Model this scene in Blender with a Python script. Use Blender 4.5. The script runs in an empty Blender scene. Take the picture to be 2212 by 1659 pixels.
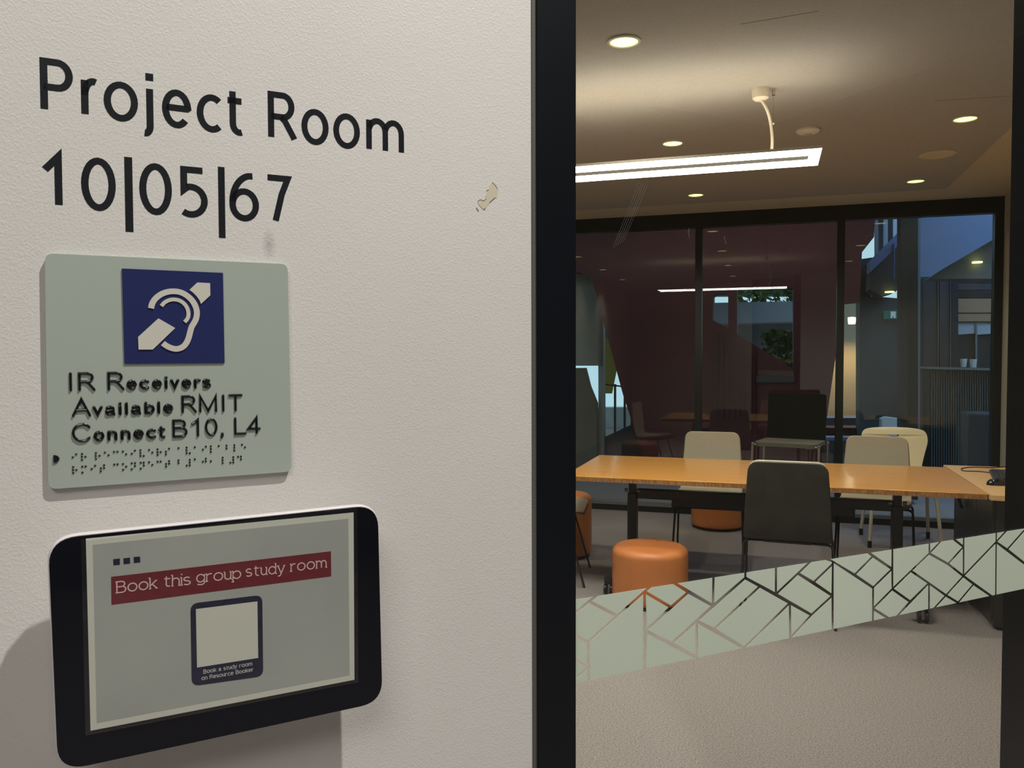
import bpy, bmesh, math, random
from math import sin, cos, pi, radians as R, atan2, hypot
from mathutils import Vector, Matrix
from mathutils.geometry import tessellate_polygon
random.seed(7)
S = bpy.context.scene
COL = S.collection

# ------------------------------------------------------------------ camera
F = 1740.3; CX, CY = 1106.0, 829.5
CAM_H = 1.45
YAW, PITCH, ROLL = R(17.747), R(1.991), R(-0.149)
WALL_YAW = R(63.703)
def _rays():
    cp, sp, cr, sr = cos(PITCH), sin(PITCH), cos(ROLL), sin(ROLL)
    Rx = Matrix(((1,0,0),(0,cp,-sp),(0,sp,cp))); Rz = Matrix(((cr,-sr,0),(sr,cr,0),(0,0,1)))
    return (Rz @ Rx).transposed()
_RT = _rays()
def lev2world(d): return Vector((d[0]*cos(YAW)-d[2]*sin(YAW), d[0]*sin(YAW)+d[2]*cos(YAW), -d[1]))
CAMP = Vector((0, 0, CAM_H))
def ray(x, y): return lev2world(_RT @ Vector((x-CX, y-CY, F)))
rt, up, fw = lev2world(_RT@Vector((1,0,0))), -lev2world(_RT@Vector((0,1,0))), lev2world(_RT@Vector((0,0,1)))
cd = bpy.data.cameras.new('camera'); cam = bpy.data.objects.new('camera', cd); COL.objects.link(cam)
cam.matrix_world = Matrix(((rt.x,up.x,-fw.x,0),(rt.y,up.y,-fw.y,0),(rt.z,up.z,-fw.z,CAM_H),(0,0,0,1)))
cd.sensor_fit = 'HORIZONTAL'; cd.sensor_width = 36; cd.lens = 36*F/2212; cd.clip_start = 0.02; cd.clip_end = 200
S.camera = cam

# ------------------------------------------------------------------ light & exposure
S.view_settings.view_transform = 'Standard'; S.view_settings.look = 'None'
S.view_settings.gamma = 1.0; S.view_settings.use_curve_mapping = False
S.view_settings.exposure = 0.0
S.cycles.use_denoising = True
S.cycles.max_bounces = 10; S.cycles.transparent_max_bounces = 16
S.cycles.caustics_reflective = False; S.cycles.caustics_refractive = False
S.cycles.sample_clamp_indirect = 4.0
W = bpy.data.worlds.new('daylight'); S.world = W; W.use_nodes = True
W.node_tree.nodes['Background'].inputs[0].default_value = (0.52, 0.78, 0.92, 1)
W.node_tree.nodes['Background'].inputs[1].default_value = 1.1

# front wall frame: U runs along the wall, N points to the camera side
U = Vector((sin(WALL_YAW-YAW), cos(WALL_YAW-YAW), 0)); N = Vector((U.y, -U.x, 0)); ZV = Vector((0,0,1))
WD = 0.70
FOOT = CAMP - WD*N
def Wp(u, v, n=0.0): return FOOT + u*U + v*ZV + n*N        # point in wall coordinates
def uv(x, y, n=0.0):                                        # where a sight line meets the plane n in front of the wall
    d = ray(x, y); t = (n-WD)/d.dot(N); p = CAMP + t*d - FOOT
    return (p.dot(U), p.z)
def at_z(x, y, z):
    d = ray(x, y); t = (z-CAM_H)/d.z; p = CAMP + t*d; return p
def at_y(x, y, Y):
    d = ray(x, y); t = Y/d.y; p = CAMP + t*d; return (p.x, p.z)
HC = 2.72          # ceiling height
YB = 7.50          # back glazing
XR, XL = 1.80, -2.70

def spot(name, loc, energy, color, size_deg, radius, blend=0.6, aim=(0,0,-1)):
    l = bpy.data.lights.new(name, 'SPOT'); l.energy = energy; l.color = color; l.spot_size = R(size_deg); l.spot_blend = blend
    l.shadow_soft_size = radius
    o = bpy.data.objects.new(name, l); COL.objects.link(o); o.location = loc
    o.rotation_euler = Vector(aim).to_track_quat('-Z', 'Y').to_euler(); return o
def area(name, loc, energy, color, sx, sy, aim=(0,0,-1)):
    l = bpy.data.lights.new(name, 'AREA'); l.shape = 'RECTANGLE'; l.size = sx; l.size_y = sy; l.energy = energy; l.color = color
    o = bpy.data.objects.new(name, l); COL.objects.link(o); o.location = loc
    o.rotation_euler = Vector(aim).to_track_quat('-Z', 'Y').to_euler(); return o
# corridor downlights (the key that throws the shadows on the wall, and a far one)
KEY = spot('corridor_key_light', Wp(0.83, 2.05, 0.97), 205, (1.0,0.965,0.90), 150, 0.032, 0.5)
FAR = spot('corridor_far_light', Wp(0.46, 1.22, 3.65), 45, (1.0,0.93,0.84), 150, 0.05, 0.5)
area('corridor_fill_light', Wp(-1.1, 2.1, 2.4), 45, (1.0,0.97,0.92), 1.6, 1.6)  # added soft fill for the corridor side, not a real fitting
# daylight falling through the atrium roof light
area('atrium_roof_light', (3.6, 10.2, 4.3), 120, (0.22,0.42,1.0), 2.4, 3.0)
area('atrium_lamp', (-0.3, 8.5, 3.5), 11, (1.0,0.9,0.8), 2.5, 0.8)

# ------------------------------------------------------------------ materials
def mat(name, col, rough=0.5, metal=0.0, coat=0.0, spec=0.5, emit=None, es=0.0):
    m = bpy.data.materials.new(name); m.use_nodes = True
    b = m.node_tree.nodes['Principled BSDF']
    b.inputs['Base Color'].default_value = (*col, 1); b.inputs['Roughness'].default_value = rough
    b.inputs['Metallic'].default_value = metal; b.inputs['Coat Weight'].default_value = coat
    b.inputs['Specular IOR Level'].default_value = spec
    if emit: b.inputs['Emission Color'].default_value = (*emit,1); b.inputs['Emission Strength'].default_value = es
    return m
def nd(m, t, **k):
    n = m.node_tree.nodes.new(t)
    for a, v in k.items():
        if a in n.inputs: n.inputs[a].default_value = v
        else: setattr(n, a, v)
    return n
def lk(m, a, b): m.node_tree.links.new(a, b)
def noise_mat(name, c1, c2, scale, rough=0.7, bump=0.0, bscale=None, stretch=(1,1,1), detail=4, lo=0.35, hi=0.65, bdist=0.002, spec=0.4, coat=0.0, metal=0.0):
    m = mat(name, c1, rough, metal, coat, spec); b = m.node_tree.nodes['Principled BSDF']
    g = nd(m, 'ShaderNodeNewGeometry'); mp = nd(m, 'ShaderNodeMapping'); mp.inputs['Scale'].default_value = stretch
    lk(m, g.outputs['Position'], mp.inputs['Vector'])
    n = nd(m, 'ShaderNodeTexNoise', Scale=scale, Detail=detail); lk(m, mp.outputs[0], n.inputs['Vector'])
    r = nd(m, 'ShaderNodeValToRGB'); r.color_ramp.elements[0].position = lo; r.color_ramp.elements[1].position = hi
    r.color_ramp.elements[0].color = (*c1,1); r.color_ramp.elements[1].color = (*c2,1)
    lk(m, n.outputs['Fac'], r.inputs['Fac']); lk(m, r.outputs[0], b.inputs['Base Color'])
    if bump:
        n2 = nd(m, 'ShaderNodeTexNoise', Scale=bscale or scale, Detail=3); lk(m, mp.outputs[0], n2.inputs['Vector'])
        bp = nd(m, 'ShaderNodeBump', Strength=bump, Distance=bdist); lk(m, n2.outputs['Fac'], bp.inputs['Height']); lk(m, bp.outputs[0], b.inputs['Normal'])
    return m
M = {}
# roller-stippled wall paint, with a faint smudge under the numbers
def wall_paint():
    m = noise_mat('wall_paint', (0.70,0.685,0.655), (0.74,0.725,0.70), 2.5, 0.42, spec=0.35)
    b = m.node_tree.nodes['Principled BSDF']
    g = nd(m, 'ShaderNodeNewGeometry')
    n1 = nd(m, 'ShaderNodeTexNoise', Scale=520.0, Detail=2.0); n2 = nd(m, 'ShaderNodeTexNoise', Scale=900.0, Detail=2.0)
    n3 = nd(m, 'ShaderNodeTexNoise', Scale=60.0, Detail=2.0)
    for n in (n1, n2, n3): lk(m, g.outputs['Position'], n.inputs['Vector'])
    r1 = nd(m, 'ShaderNodeMapRange'); r1.inputs['From Min'].default_value = 0.45; r1.inputs['From Max'].default_value = 1.1
    lk(m, n1.outputs['Fac'], r1.inputs['Value'])
    mu = nd(m, 'ShaderNodeMath', operation='MULTIPLY_ADD'); lk(m, n2.outputs['Fac'], mu.inputs[0]); mu.inputs[1].default_value = 0.25; lk(m, r1.outputs[0], mu.inputs[2])
    ma = nd(m, 'ShaderNodeMath', operation='MULTIPLY_ADD'); lk(m, n3.outputs['Fac'], ma.inputs[0]); ma.inputs[1].default_value = 0.5; lk(m, mu.outputs[0], ma.inputs[2])
    P0 = Wp(*uv(581, 528)); dv = nd(m,'ShaderNodeVectorMath', operation='SUBTRACT'); lk(m, g.outputs['Position'], dv.inputs[0]); dv.inputs[1].default_value = P0
    sc = nd(m,'ShaderNodeVectorMath', operation='MULTIPLY'); lk(m, dv.outputs[0], sc.inputs[0]); sc.inputs[1].default_value = (1.3,1.3,0.6)
    ln = nd(m,'ShaderNodeVectorMath', operation='LENGTH'); lk(m, sc.outputs[0], ln.inputs[0])
    mr = nd(m,'ShaderNodeMapRange'); mr.inputs['From Min'].default_value = 0.0085; mr.inputs['From Max'].default_value = 0.0; lk(m, ln.outputs['Value'], mr.inputs['Value'])
    mm = nd(m,'ShaderNodeMath', operation='MULTIPLY'); lk(m, mr.outputs[0], mm.inputs[0]); lk(m, n1.outputs['Fac'], mm.inputs[1])
    mix = nd(m,'ShaderNodeMixRGB'); lk(m, mm.outputs[0], mix.inputs['Fac']); src = b.inputs['Base Color'].links[0].from_socket; lk(m, src, mix.inputs['Color1']); mix.inputs['Color2'].default_value = (0.28,0.27,0.27,1); lk(m, mix.outputs[0], b.inputs['Base Color'])
    bp = nd(m, 'ShaderNodeBump', Strength=0.5, Distance=0.0005); lk(m, ma.outputs[0], bp.inputs['Height']); lk(m, bp.outputs[0], b.inputs['Normal'])
    return m
M['wall'] = wall_paint()
M['chip'] = mat('old_cream_paint', (0.66,0.59,0.45), 0.6)
M['crack'] = mat('paint_crack', (0.22,0.18,0.15), 0.8)
M['smudge'] = mat('grey_smudge', (0.50,0.48,0.47), 0.6)
M['vinyl'] = noise_mat('black_vinyl', (0.012,0.014,0.018), (0.016,0.018,0.022), 40, 0.28, 0.14, 600, bdist=0.0005, spec=0.5)
M['sign'] = mat('brushed_silver_green', (0.50,0.57,0.51), 0.36, 0.25, spec=0.5)
M['navy'] = mat('navy_blue', (0.018,0.026,0.115), 0.32)
M['symbol'] = mat('symbol_white', (0.66,0.64,0.57), 0.4)
M['black_gloss'] = mat('gloss_black_tactile', (0.006,0.007,0.009), 0.12, spec=0.7)
M['glass_black'] = mat('tablet_glass', (0.0035,0.0045,0.009), 0.06, spec=0.45)
M['case'] = mat('tablet_case_white', (0.80,0.76,0.78), 0.3)
M['paper'] = mat('paper_white', (0.78,0.77,0.69), 0.55)
M['screen_grey'] = noise_mat('print_grey', (0.46,0.47,0.455), (0.52,0.53,0.51), 9, 0.5)
M['red_print'] = mat('print_red', (0.19,0.014,0.026), 0.45)
M['navy_print'] = mat('print_navy', (0.010,0.010,0.045), 0.4)
M['pink_text'] = mat('print_text_white', (0.88,0.66,0.62), 0.5)
M['grey_text'] = mat('print_text_grey', (0.60,0.60,0.60), 0.5)
M['frame'] = mat('black_powder_coat', (0.0045,0.006,0.009), 0.33, spec=0.4)
M['frame_edge'] = mat('grey_edge_seal', (0.10,0.10,0.09), 0.6)
M['frame_in'] = mat('dark_anodised', (0.012,0.014,0.013), 0.35)
M['alu'] = mat('aluminium_strip', (0.22,0.23,0.23), 0.4, 0.6)
M['decal'] = noise_mat('frosted_green_film', (0.62,0.70,0.585), (0.66,0.74,0.62), 3, 0.45, spec=0.4)
M['scratch'] = mat('scratch_white', (0.22,0.22,0.22), 0.5)
def glass(name, tint=(0.96,0.98,0.97), refl=1.0, base=0.0):
    m = bpy.data.materials.new(name); m.use_nodes = True; nt = m.node_tree; nt.nodes.clear()
    o = nd(m,'ShaderNodeOutputMaterial'); t = nd(m,'ShaderNodeBsdfTransparent'); t.inputs[0].default_value = (*tint,1)
    g = nd(m,'ShaderNodeBsdfGlossy'); g.inputs['Roughness'].default_value = 0.0; g.inputs[0].default_value = (1,1,1,1)
    ge = nd(m,'ShaderNodeNewGeometry'); vd = nd(m,'ShaderNodeVectorMath', operation='DOT_PRODUCT'); lk(m,ge.outputs['Incoming'],vd.inputs[0]); lk(m,ge.outputs['Normal'],vd.inputs[1])
    ab = nd(m,'ShaderNodeMath', operation='ABSOLUTE'); lk(m,vd.outputs['Value'],ab.inputs[0]); om = nd(m,'ShaderNodeMath', operation='SUBTRACT'); om.inputs[0].default_value = 1.0; lk(m,ab.outputs[0],om.inputs[1])
    pw_ = nd(m,'ShaderNodeMath', operation='POWER'); lk(m,om.outputs[0],pw_.inputs[0]); pw_.inputs[1].default_value = 5.0
    f = nd(m,'ShaderNodeMath', operation='MULTIPLY_ADD'); lk(m,pw_.outputs[0],f.inputs[0]); f.inputs[1].default_value = 0.96; f.inputs[2].default_value = 0.04
    mu = nd(m,'ShaderNodeMath', operation='MULTIPLY_ADD'); mu.inputs[1].default_value = refl; mu.inputs[2].default_value = base
    mx = nd(m,'ShaderNodeMixShader'); lk(m,f.outputs[0],mu.inputs[0]); lk(m,mu.outputs[0],mx.inputs[0]); lk(m,t.outputs[0],mx.inputs[1]); lk(m,g.outputs[0],mx.inputs[2]); lk(m,mx.outputs[0],o.inputs[0])
    return m
M['glass'] = glass('clear_glass')
M['glass_back'] = glass('tinted_glass', (0.93,0.96,0.95), 1.0)
def film():
    m = glass('plastic_sleeve', (0.97,0.98,0.97), 1.0)
    g = [n for n in m.node_tree.nodes if n.type == 'BSDF_GLOSSY'][0]; g.inputs['Roughness'].default_value = 0.12
    p = nd(m,'ShaderNodeNewGeometry'); n = nd(m,'ShaderNodeTexNoise', Scale=22.0, Detail=3.0); lk(m,p.outputs['Position'],n.inputs['Vector'])
    b = nd(m,'ShaderNodeBump', Strength=0.5, Distance=0.004); lk(m,n.outputs['Fac'],b.inputs['Height']); lk(m,b.outputs[0],g.inputs['Normal']); return m
M['film'] = film()
M['carpet'] = noise_mat('carpet_pile', (0.175,0.155,0.152), (0.37,0.335,0.325), 150, 0.95, 0.25, 420, detail=6, lo=0.32, hi=0.70, bdist=0.004, spec=0.1)
M['ceil'] = noise_mat('felt_ceiling', (0.385,0.37,0.355), (0.425,0.41,0.39), 90, 0.95, 0.2, 160, spec=0.1)
M['ceil_white'] = mat('plaster_cream', (0.60,0.53,0.41), 0.8)
M['wall_cream'] = mat('plaster_wall', (0.55,0.50,0.40), 0.8)
M['white_plastic'] = mat('white_plastic', (0.78,0.72,0.62), 0.4)
M['seam'] = mat('seam_dark', (0.05,0.045,0.04), 0.9)
M['lamp'] = mat('lamp_diffuser', (0.9,0.9,0.85), 0.5, emit=(1.0,0.96,0.87), es=31.0)
M['lamp_up'] = mat('lamp_uplight', (0.9,0.9,0.85), 0.5, emit=(1.0,0.80,0.55), es=3.3)
M['lamp_slot'] = mat('lamp_slot_scatter', (0.5,0.49,0.42), 0.5, emit=(1.0,0.96,0.80), es=0.12)  # faint emission stands in for scattered lamp light on the plain slot
M['lamp_grey'] = mat('lamp_body_grey', (0.50,0.49,0.44), 0.5)
M['downlight'] = mat('downlight_lens', (0.9,0.9,0.7), 0.5, emit=(1.0,0.96,0.32), es=2.6)
M['rim'] = mat('downlight_rim', (0.55,0.53,0.40), 0.4)
def wood(name, c1, c2, rough, coat):
    m = noise_mat(name, c1, c2, 5, rough, stretch=(0.7,14,6), detail=6, lo=0.3, hi=0.7, spec=0.5, coat=coat); 
    m.node_tree.nodes['Principled BSDF'].inputs['Coat Roughness'].default_value = 0.12; return m
M['wood'] = wood('honey_veneer', (0.64,0.285,0.058), (0.78,0.40,0.10), 0.3, 0.5)
M['wood_edge'] = noise_mat('ply_edge', (0.20,0.085,0.03), (0.38,0.19,0.07), 30, 0.4, stretch=(3,1,1), spec=0.5)
M['desk'] = wood('beech_laminate', (0.66,0.40,0.17), (0.72,0.46,0.21), 0.45, 0.1)
M['steel'] = mat('black_steel', (0.012,0.012,0.012), 0.4)
M['caster'] = mat('black_nylon', (0.01,0.01,0.01), 0.3)
M['chrome'] = mat('chrome', (0.62,0.58,0.52), 0.2, 1.0)
M['char'] = noise_mat('charcoal_shell', (0.026,0.024,0.020), (0.034,0.031,0.026), 14, 0.5, spec=0.4)
M['grey_fab'] = noise_mat('oatmeal_fabric', (0.42,0.38,0.30), (0.49,0.445,0.35), 220, 0.95, 0.3, 400, spec=0.1)
M['seat_fab'] = noise_mat('dark_grey_fabric', (0.13,0.125,0.10), (0.17,0.16,0.13), 220, 0.9, 0.3, 400, spec=0.1)
M['dark_fab'] = noise_mat('black_mesh_fabric', (0.013,0.015,0.013), (0.020,0.021,0.018), 220, 0.9, 0.3, 400, spec=0.1)
M['cream'] = mat('cream_plastic', (0.90,0.80,0.54), 0.35)
M['cream_leg'] = mat('cream_metal_leg', (0.55,0.52,0.42), 0.4)
M['orange'] = noise_mat('orange_leather', (0.52,0.175,0.050), (0.58,0.205,0.062), 6, 0.40, 0.12, 300, spec=0.5)
M['cab'] = mat('graphite_laminate', (0.018,0.018,0.016), 0.35)
M['black'] = mat('matt_black', (0.006,0.006,0.006), 0.6)
M['key'] = mat('keycap', (0.03,0.032,0.038), 0.35)
M['red_wall'] = noise_mat('oxblood_cladding', (0.075,0.016,0.020), (0.088,0.019,0.024), 2, 0.6, spec=0.3)
M['red_dark'] = mat('oxblood_shelf', (0.06,0.012,0.014), 0.7)
M['slate'] = mat('slate_paint', (0.060,0.080,0.083), 0.6)
M['slate_dark'] = mat('slate_dark', (0.018,0.020,0.022), 0.6)
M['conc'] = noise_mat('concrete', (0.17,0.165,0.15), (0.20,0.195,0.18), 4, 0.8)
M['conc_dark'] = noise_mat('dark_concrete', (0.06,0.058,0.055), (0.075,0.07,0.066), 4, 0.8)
M['blue_lit_tint'] = mat('daylight_blue_tint', (0.19,0.25,0.41), 0.7)  # blue daylight is mixed into this base colour
M['cream_wall'] = mat('cream_render', (0.62,0.56,0.36), 0.7)
M['tan'] = mat('tan_board', (0.45,0.25,0.12), 0.7)
M['blind'] = mat('white_blind', (0.5,0.52,0.52), 0.7)
M['yellow'] = mat('yellow_banner', (0.85,0.72,0.10), 0.6)
M['blue'] = mat('blue_band', (0.05,0.12,0.50), 0.6)
M['green'] = mat('exit_green', (0.01,0.16,0.10), 0.5, emit=(0.02,0.30,0.20), es=0.12)
M['exit_white'] = mat('exit_figure', (0.5,0.6,0.6), 0.5, emit=(0.6,0.8,0.8), es=0.25)
M['leaf'] = noise_mat('foliage', (0.05,0.09,0.02), (0.22,0.28,0.08), 8, 0.8, lo=0.4, hi=0.6)
M['asphalt'] = noise_mat('asphalt', (0.28,0.29,0.31), (0.33,0.34,0.36), 5, 0.9)
M['paving'] = noise_mat('paving', (0.60,0.62,0.60), (0.70,0.72,0.70), 5, 0.9)
M['canvas'] = mat('white_canvas', (0.75,0.78,0.8), 0.7)
M['bin'] = mat('dark_navy_plastic', (0.010,0.014,0.030), 0.5)
M['cup'] = mat('paper_cup', (0.75,0.75,0.72), 0.5)

# ------------------------------------------------------------------ building helpers
ROOTM = {}
def tag(o, label=None, cat=None, group=None, kind=None):
    if label: o['label'] = label
    if cat: o['category'] = cat
    if group: o['group'] = group
    if kind: o['kind'] = kind
    return o
def thing(name, label, cat, loc=(0,0,0), rotz=0.0, group=None, kind=None, matrix=None):
    o = bpy.data.objects.new(name, None); COL.objects.link(o); o.empty_display_size = 0.05
    mw = matrix if matrix is not None else Matrix.Translation(Vector(loc)) @ Matrix.Rotation(rotz, 4, 'Z')
    o.matrix_world = mw; ROOTM[o.name] = mw.copy()
    tag(o, label, cat, group, kind); return o
def mesh_obj(name, verts, faces, m, parent=None, local=False, smooth=False):
    """verts are world points unless local=True (then in the frame of the parent thing)"""
    me = bpy.data.meshes.new(name)
    base = ROOTM.get(parent.name, Matrix()) if parent else Matrix()
    if not local and parent: inv = base.inverted(); verts = [inv @ Vector(v) for v in verts]
    off = Vector((0,0,0))
    if not parent:
        xs = [Vector(v) for v in verts]; lo = Vector((min(v[i] for v in xs) for i in range(3))); hi = Vector((max(v[i] for v in xs) for i in range(3)))
        off = Vector(((lo.x+hi.x)/2, (lo.y+hi.y)/2, lo.z)); verts = [v-off for v in xs]
    me.from_pydata([tuple(v) for v in verts], [], faces); me.materials.append(m)
    bm = bmesh.new(); bm.from_mesh(me); bmesh.ops.recalc_face_normals(bm, faces=bm.faces); bm.to_mesh(me); bm.free()
    if smooth:
        for p in me.polygons: p.use_smooth = True
        try: me.set_sharp_from_angle(angle=R(38))
        except Exception: pass
    o = bpy.data.objects.new(name, me); COL.objects.link(o)
    if parent: 
        o.parent = parent; o.matrix_parent_inverse = Matrix()
        ROOTM[o.name] = base
    else: o.location = off
    return o
class G:
    """collects shapes into one mesh"""
    def __init__(s): s.v = []; s.f = []
    def add(s, vs, fs):
        k = len(s.v); s.v += [Vector(v) for v in vs]; s.f += [tuple(i+k for i in f) for f in fs]; return s
    def box(s, x0, y0, z0, x1, y1, z1, bev=0.0, T=None):
        if bev <= 0:
            vs = [Vector((x,y,z)) for x in (x0,x1) for y in (y0,y1) for z in (z0,z1)]
            fs = [(0,1,3,2),(4,6,7,5),(0,4,5,1),(2,3,7,6),(0,2,6,4),(1,5,7,3)]
        else:
            bm = bmesh.new(); bmesh.ops.create_cube(bm, size=1)
            for v in bm.verts: v.co = Vector(((x0+x1)/2+v.co.x*(x1-x0), (y0+y1)/2+v.co.y*(y1-y0), (z0+z1)/2+v.co.z*(z1-z0)))
            bmesh.ops.bevel(bm, geom=bm.edges[:], offset=bev, segments=2, affect='EDGES', profile=0.6)
            bm.verts.ensure_lookup_table(); vs = [v.co.copy() for v in bm.verts]; fs = [[v.index for v in f.verts] for f in bm.faces]; bm.free()
        if T is not None: vs = [T @ v for v in vs]
        return s.add(vs, fs)
    def wbox(s, u0, v0, n0, u1, v1, n1):        # box in wall coordinates
        vs = [Wp(u,v,n) for u in (u0,u1) for v in (v0,v1) for n in (n0,n1)]
        return s.add(vs, [(0,1,3,2),(4,6,7,5),(0,4,5,1),(2,3,7,6),(0,2,6,4),(1,5,7,3)])
    def prism(s, loops, d, T=lambda p: Vector(p)):
        """loops: outer + holes of 2D points; T maps (a,b,c) to space; c from 0 to d"""
        if not isinstance(loops[0][0], (tuple, list, Vector)): loops = [loops]
        tri = tessellate_polygon([[Vector((p[0],p[1],0)) for p in l] for l in loops])
        flat = [p for l in loops for p in l]; n = len(flat)
        vs = [T((p[0],p[1],0)) for p in flat] + [T((p[0],p[1],d)) for p in flat]
        fs = [tuple(t) for t in tri] + [tuple(i+n for i in reversed(t)) for t in tri]; k = 0
        for l in loops:
            m_ = len(l)
            for i in range(m_): a, b = k+i, k+(i+1)%m_; fs.append((a,b,b+n,a+n))
            k += m_
        return s.add(vs, fs)
    def lathe(s, prof, seg=24, T=None, c=(0,0)):
        vs = []; fs = []; n = len(prof)
        for i in range(seg):
            a = 2*pi*i/seg
            for r, z in prof: vs.append(Vector((c[0]+r*cos(a), c[1]+r*sin(a), z)))
        for i in range(seg):
            j = (i+1)%seg
            for k in range(n-1): fs.append((i*n+k, j*n+k, j*n+k+1, i*n+k+1))
        fs.append(tuple(i*n for i in range(seg))); fs.append(tuple(i*n+n-1 for i in range(seg)))
        if T is not None: vs = [T @ v for v in vs]
        return s.add(vs, fs)
    def tube(s, pts, r, seg=8, closed=False):
        pts = [Vector(p) for p in pts]; n = len(pts); rs = r if isinstance(r, (list,tuple)) else [r]*n
        d0 = (pts[1]-pts[0]).normalized(); ref = Vector((0,0,1)) if abs(d0.z) < 0.9 else Vector((1,0,0))
        vs = []; fs = []; side = d0.cross(ref).normalized()
        for i, p in enumerate(pts):
            if closed: d = (pts[(i+1)%n]-pts[i-1]).normalized()
            else: d = (pts[min(i+1,n-1)]-pts[max(i-1,0)]).normalized()
            side = (side - d*side.dot(d)).normalized(); b = d.cross(side)
            for k in range(seg): a = 2*pi*k/seg; vs.append(p + rs[i]*(cos(a)*side + sin(a)*b))
        for i in range(n if closed else n-1):
            j = (i+1)%n
            for k in range(seg): l = (k+1)%seg; fs.append((i*seg+k, i*seg+l, j*seg+l, j*seg+k))
        if not closed: fs.append(tuple(range(seg))); fs.append(tuple((n-1)*seg+k for k in range(seg)))
        return s.add(vs, fs)
    def obj(s, name, m, parent=None, local=False, smooth=False): return mesh_obj(name, s.v, s.f, m, parent, local, smooth)
def bend(pts, r, k=5):
    """round the corners of a polyline"""
    P = [Vector(p) for p in pts]; out = [P[0]]
    for i in range(1, len(P)-1):
        a = P[i-1]-P[i]; b = P[i+1]-P[i]; t = min(r, a.length*0.45, b.length*0.45)
        p0 = P[i]+a.normalized()*t; p1 = P[i]+b.normalized()*t
        for j in range(k+1): q = j/k; out.append((1-q)**2*p0 + 2*q*(1-q)*P[i] + q*q*p1)
    out.append(P[-1]); return out
def structure(o): o['kind'] = 'structure'; return o
def rrect(x0, y0, x1, y1, r, k=6):
    out = []
    for cx, cy, a0 in ((x1-r,y1-r,0),(x0+r,y1-r,90),(x0+r,y0+r,180),(x1-r,y0+r,270)):
        for i in range(k+1): a = R(a0+90*i/k); out.append((cx+r*cos(a), cy+r*sin(a)))
    return out
def rquad(P, r, k=6):
    """rounded polygon from corner points (2D)"""
    P = [Vector((p[0],p[1],0)) for p in P]; out = []; n = len(P)
    for i in range(n):
        a = (P[i-1]-P[i]).normalized(); b = (P[(i+1)%n]-P[i]).normalized(); t = r
        p0 = P[i]+a*t; p1 = P[i]+b*t
        for j in range(k+1): q = j/k; p = (1-q)**2*p0+2*q*(1-q)*P[i]+q*q*p1; out.append((p.x,p.y))
    return out
WT = lambda n0: (lambda p: Wp(p[0], p[1], n0+p[2]))

# ------------------------------------------------------------------ the room shell
FX0, FY0, FX1, FY1 = -9, -6, 12, 22
structure(G().box(FX0,FY0,-0.05,FX1,FY1,0).obj('floor', M['carpet']))
# ceiling: grey felt raft with a pale plaster margin at the back and right
uL = -3.0
pL = Wp(uL, 0); 
def hit_x(X):           # where the front wall reaches a given X
    return (X-FOOT.x)/U.x
uXL, uXR = hit_x(XL), hit_x(XR)
pa, pb = Wp(uXL,0), Wp(uXR,0)
RX, RY = 1.275, 6.93
uRX = hit_x(RX); pr = Wp(uRX,0)
structure(G().prism([(pa.x,pa.y),(pr.x,pr.y),(RX,RY),(XL,RY)], 0.08, lambda p: Vector((p[0],p[1],HC+p[2]))).obj('ceiling', M['ceil']))
g = G().prism([(XL,RY),(RX,RY),(RX,pr.y),(XR,pb.y),(XR,YB),(XL,YB)], 0.08, lambda p: Vector((p[0],p[1],HC+0.012+p[2])))
structure(g.obj('trim_1', M['ceil_white']))
structure(G().box(XR,pb.y,0,XR+0.12,YB+0.1,HC+0.1).obj('wall_right', M['wall_cream']))
structure(G().box(XL-0.12,pa.y-0.3,0,XL,YB+0.1,HC+0.1).obj('wall_left', M['wall_cream']))
# corridor side
uF0 = uv(1150, 830)[0]; uG0 = uv(1239.5, 830)[0]; uG1 = uv(2175.5, 1000, -0.10)[0]
VF, VC = -CAM_H, 3.62-CAM_H
wall = structure(G().wbox(uXL-0.1, VF, -0.11, uF0, VC, 0).obj('wall_front', M['wall']))
structure(G().wbox(uG1+0.14, VF, -0.11, uXR+2.5, VC, 0).obj('wall_side', M['wall']))
structure(G().wbox(uXL-0.1, VC, -0.11, uXR+2.5, VC+0.06, 5.2).obj('ceiling_corridor', M['ceil_white']))
structure(G().wbox(uXL-0.2, VF, 5.1, uXR+2.5, VC, 5.2).obj('wall_opposite', M['conc']))
structure(G().wbox(uXL-0.2, VF, -0.11, uXL-0.1, VC, 5.2).obj('wall_end', M['conc']))
structure(G().wbox(uXR+2.4, VF, 0, uXR+2.5, VC, 5.2).obj('wall_far', M['conc']))
# skirting in the room
structure(G().box(XR-0.012, pb.y+0.1, 0, XR, YB, 0.1).obj('baseboard_right', M['frame_in']))

# front glazing: frame and pane
w1 = thing('window_1', None, None, Wp(0.75, VF), kind='structure'); del w1['kind']; w1['kind'] = 'structure'
G().wbox(uF0+0.004, VF, -0.10, uG0, VC, 0.004).obj('frame', M['frame'], w1)
G().wbox(uF0-0.0005, VF, -0.08, uF0+0.004, VC, 0.0015).obj('edge_seal', M['frame_edge'], w1)
G().wbox(uG1-0.004, VF, -0.10, uG1+0.16, VC, -0.006).obj('frame', M['frame'], w1)
G().wbox(uG0, VF, -0.10, uG1, VF+0.08, 0.004).obj('sill', M['frame'], w1)
G().wbox(uG0-0.002, VF+0.08, -0.004, uG1+0.16, VC, -0.001).obj('pane', M['glass'], w1)
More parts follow.
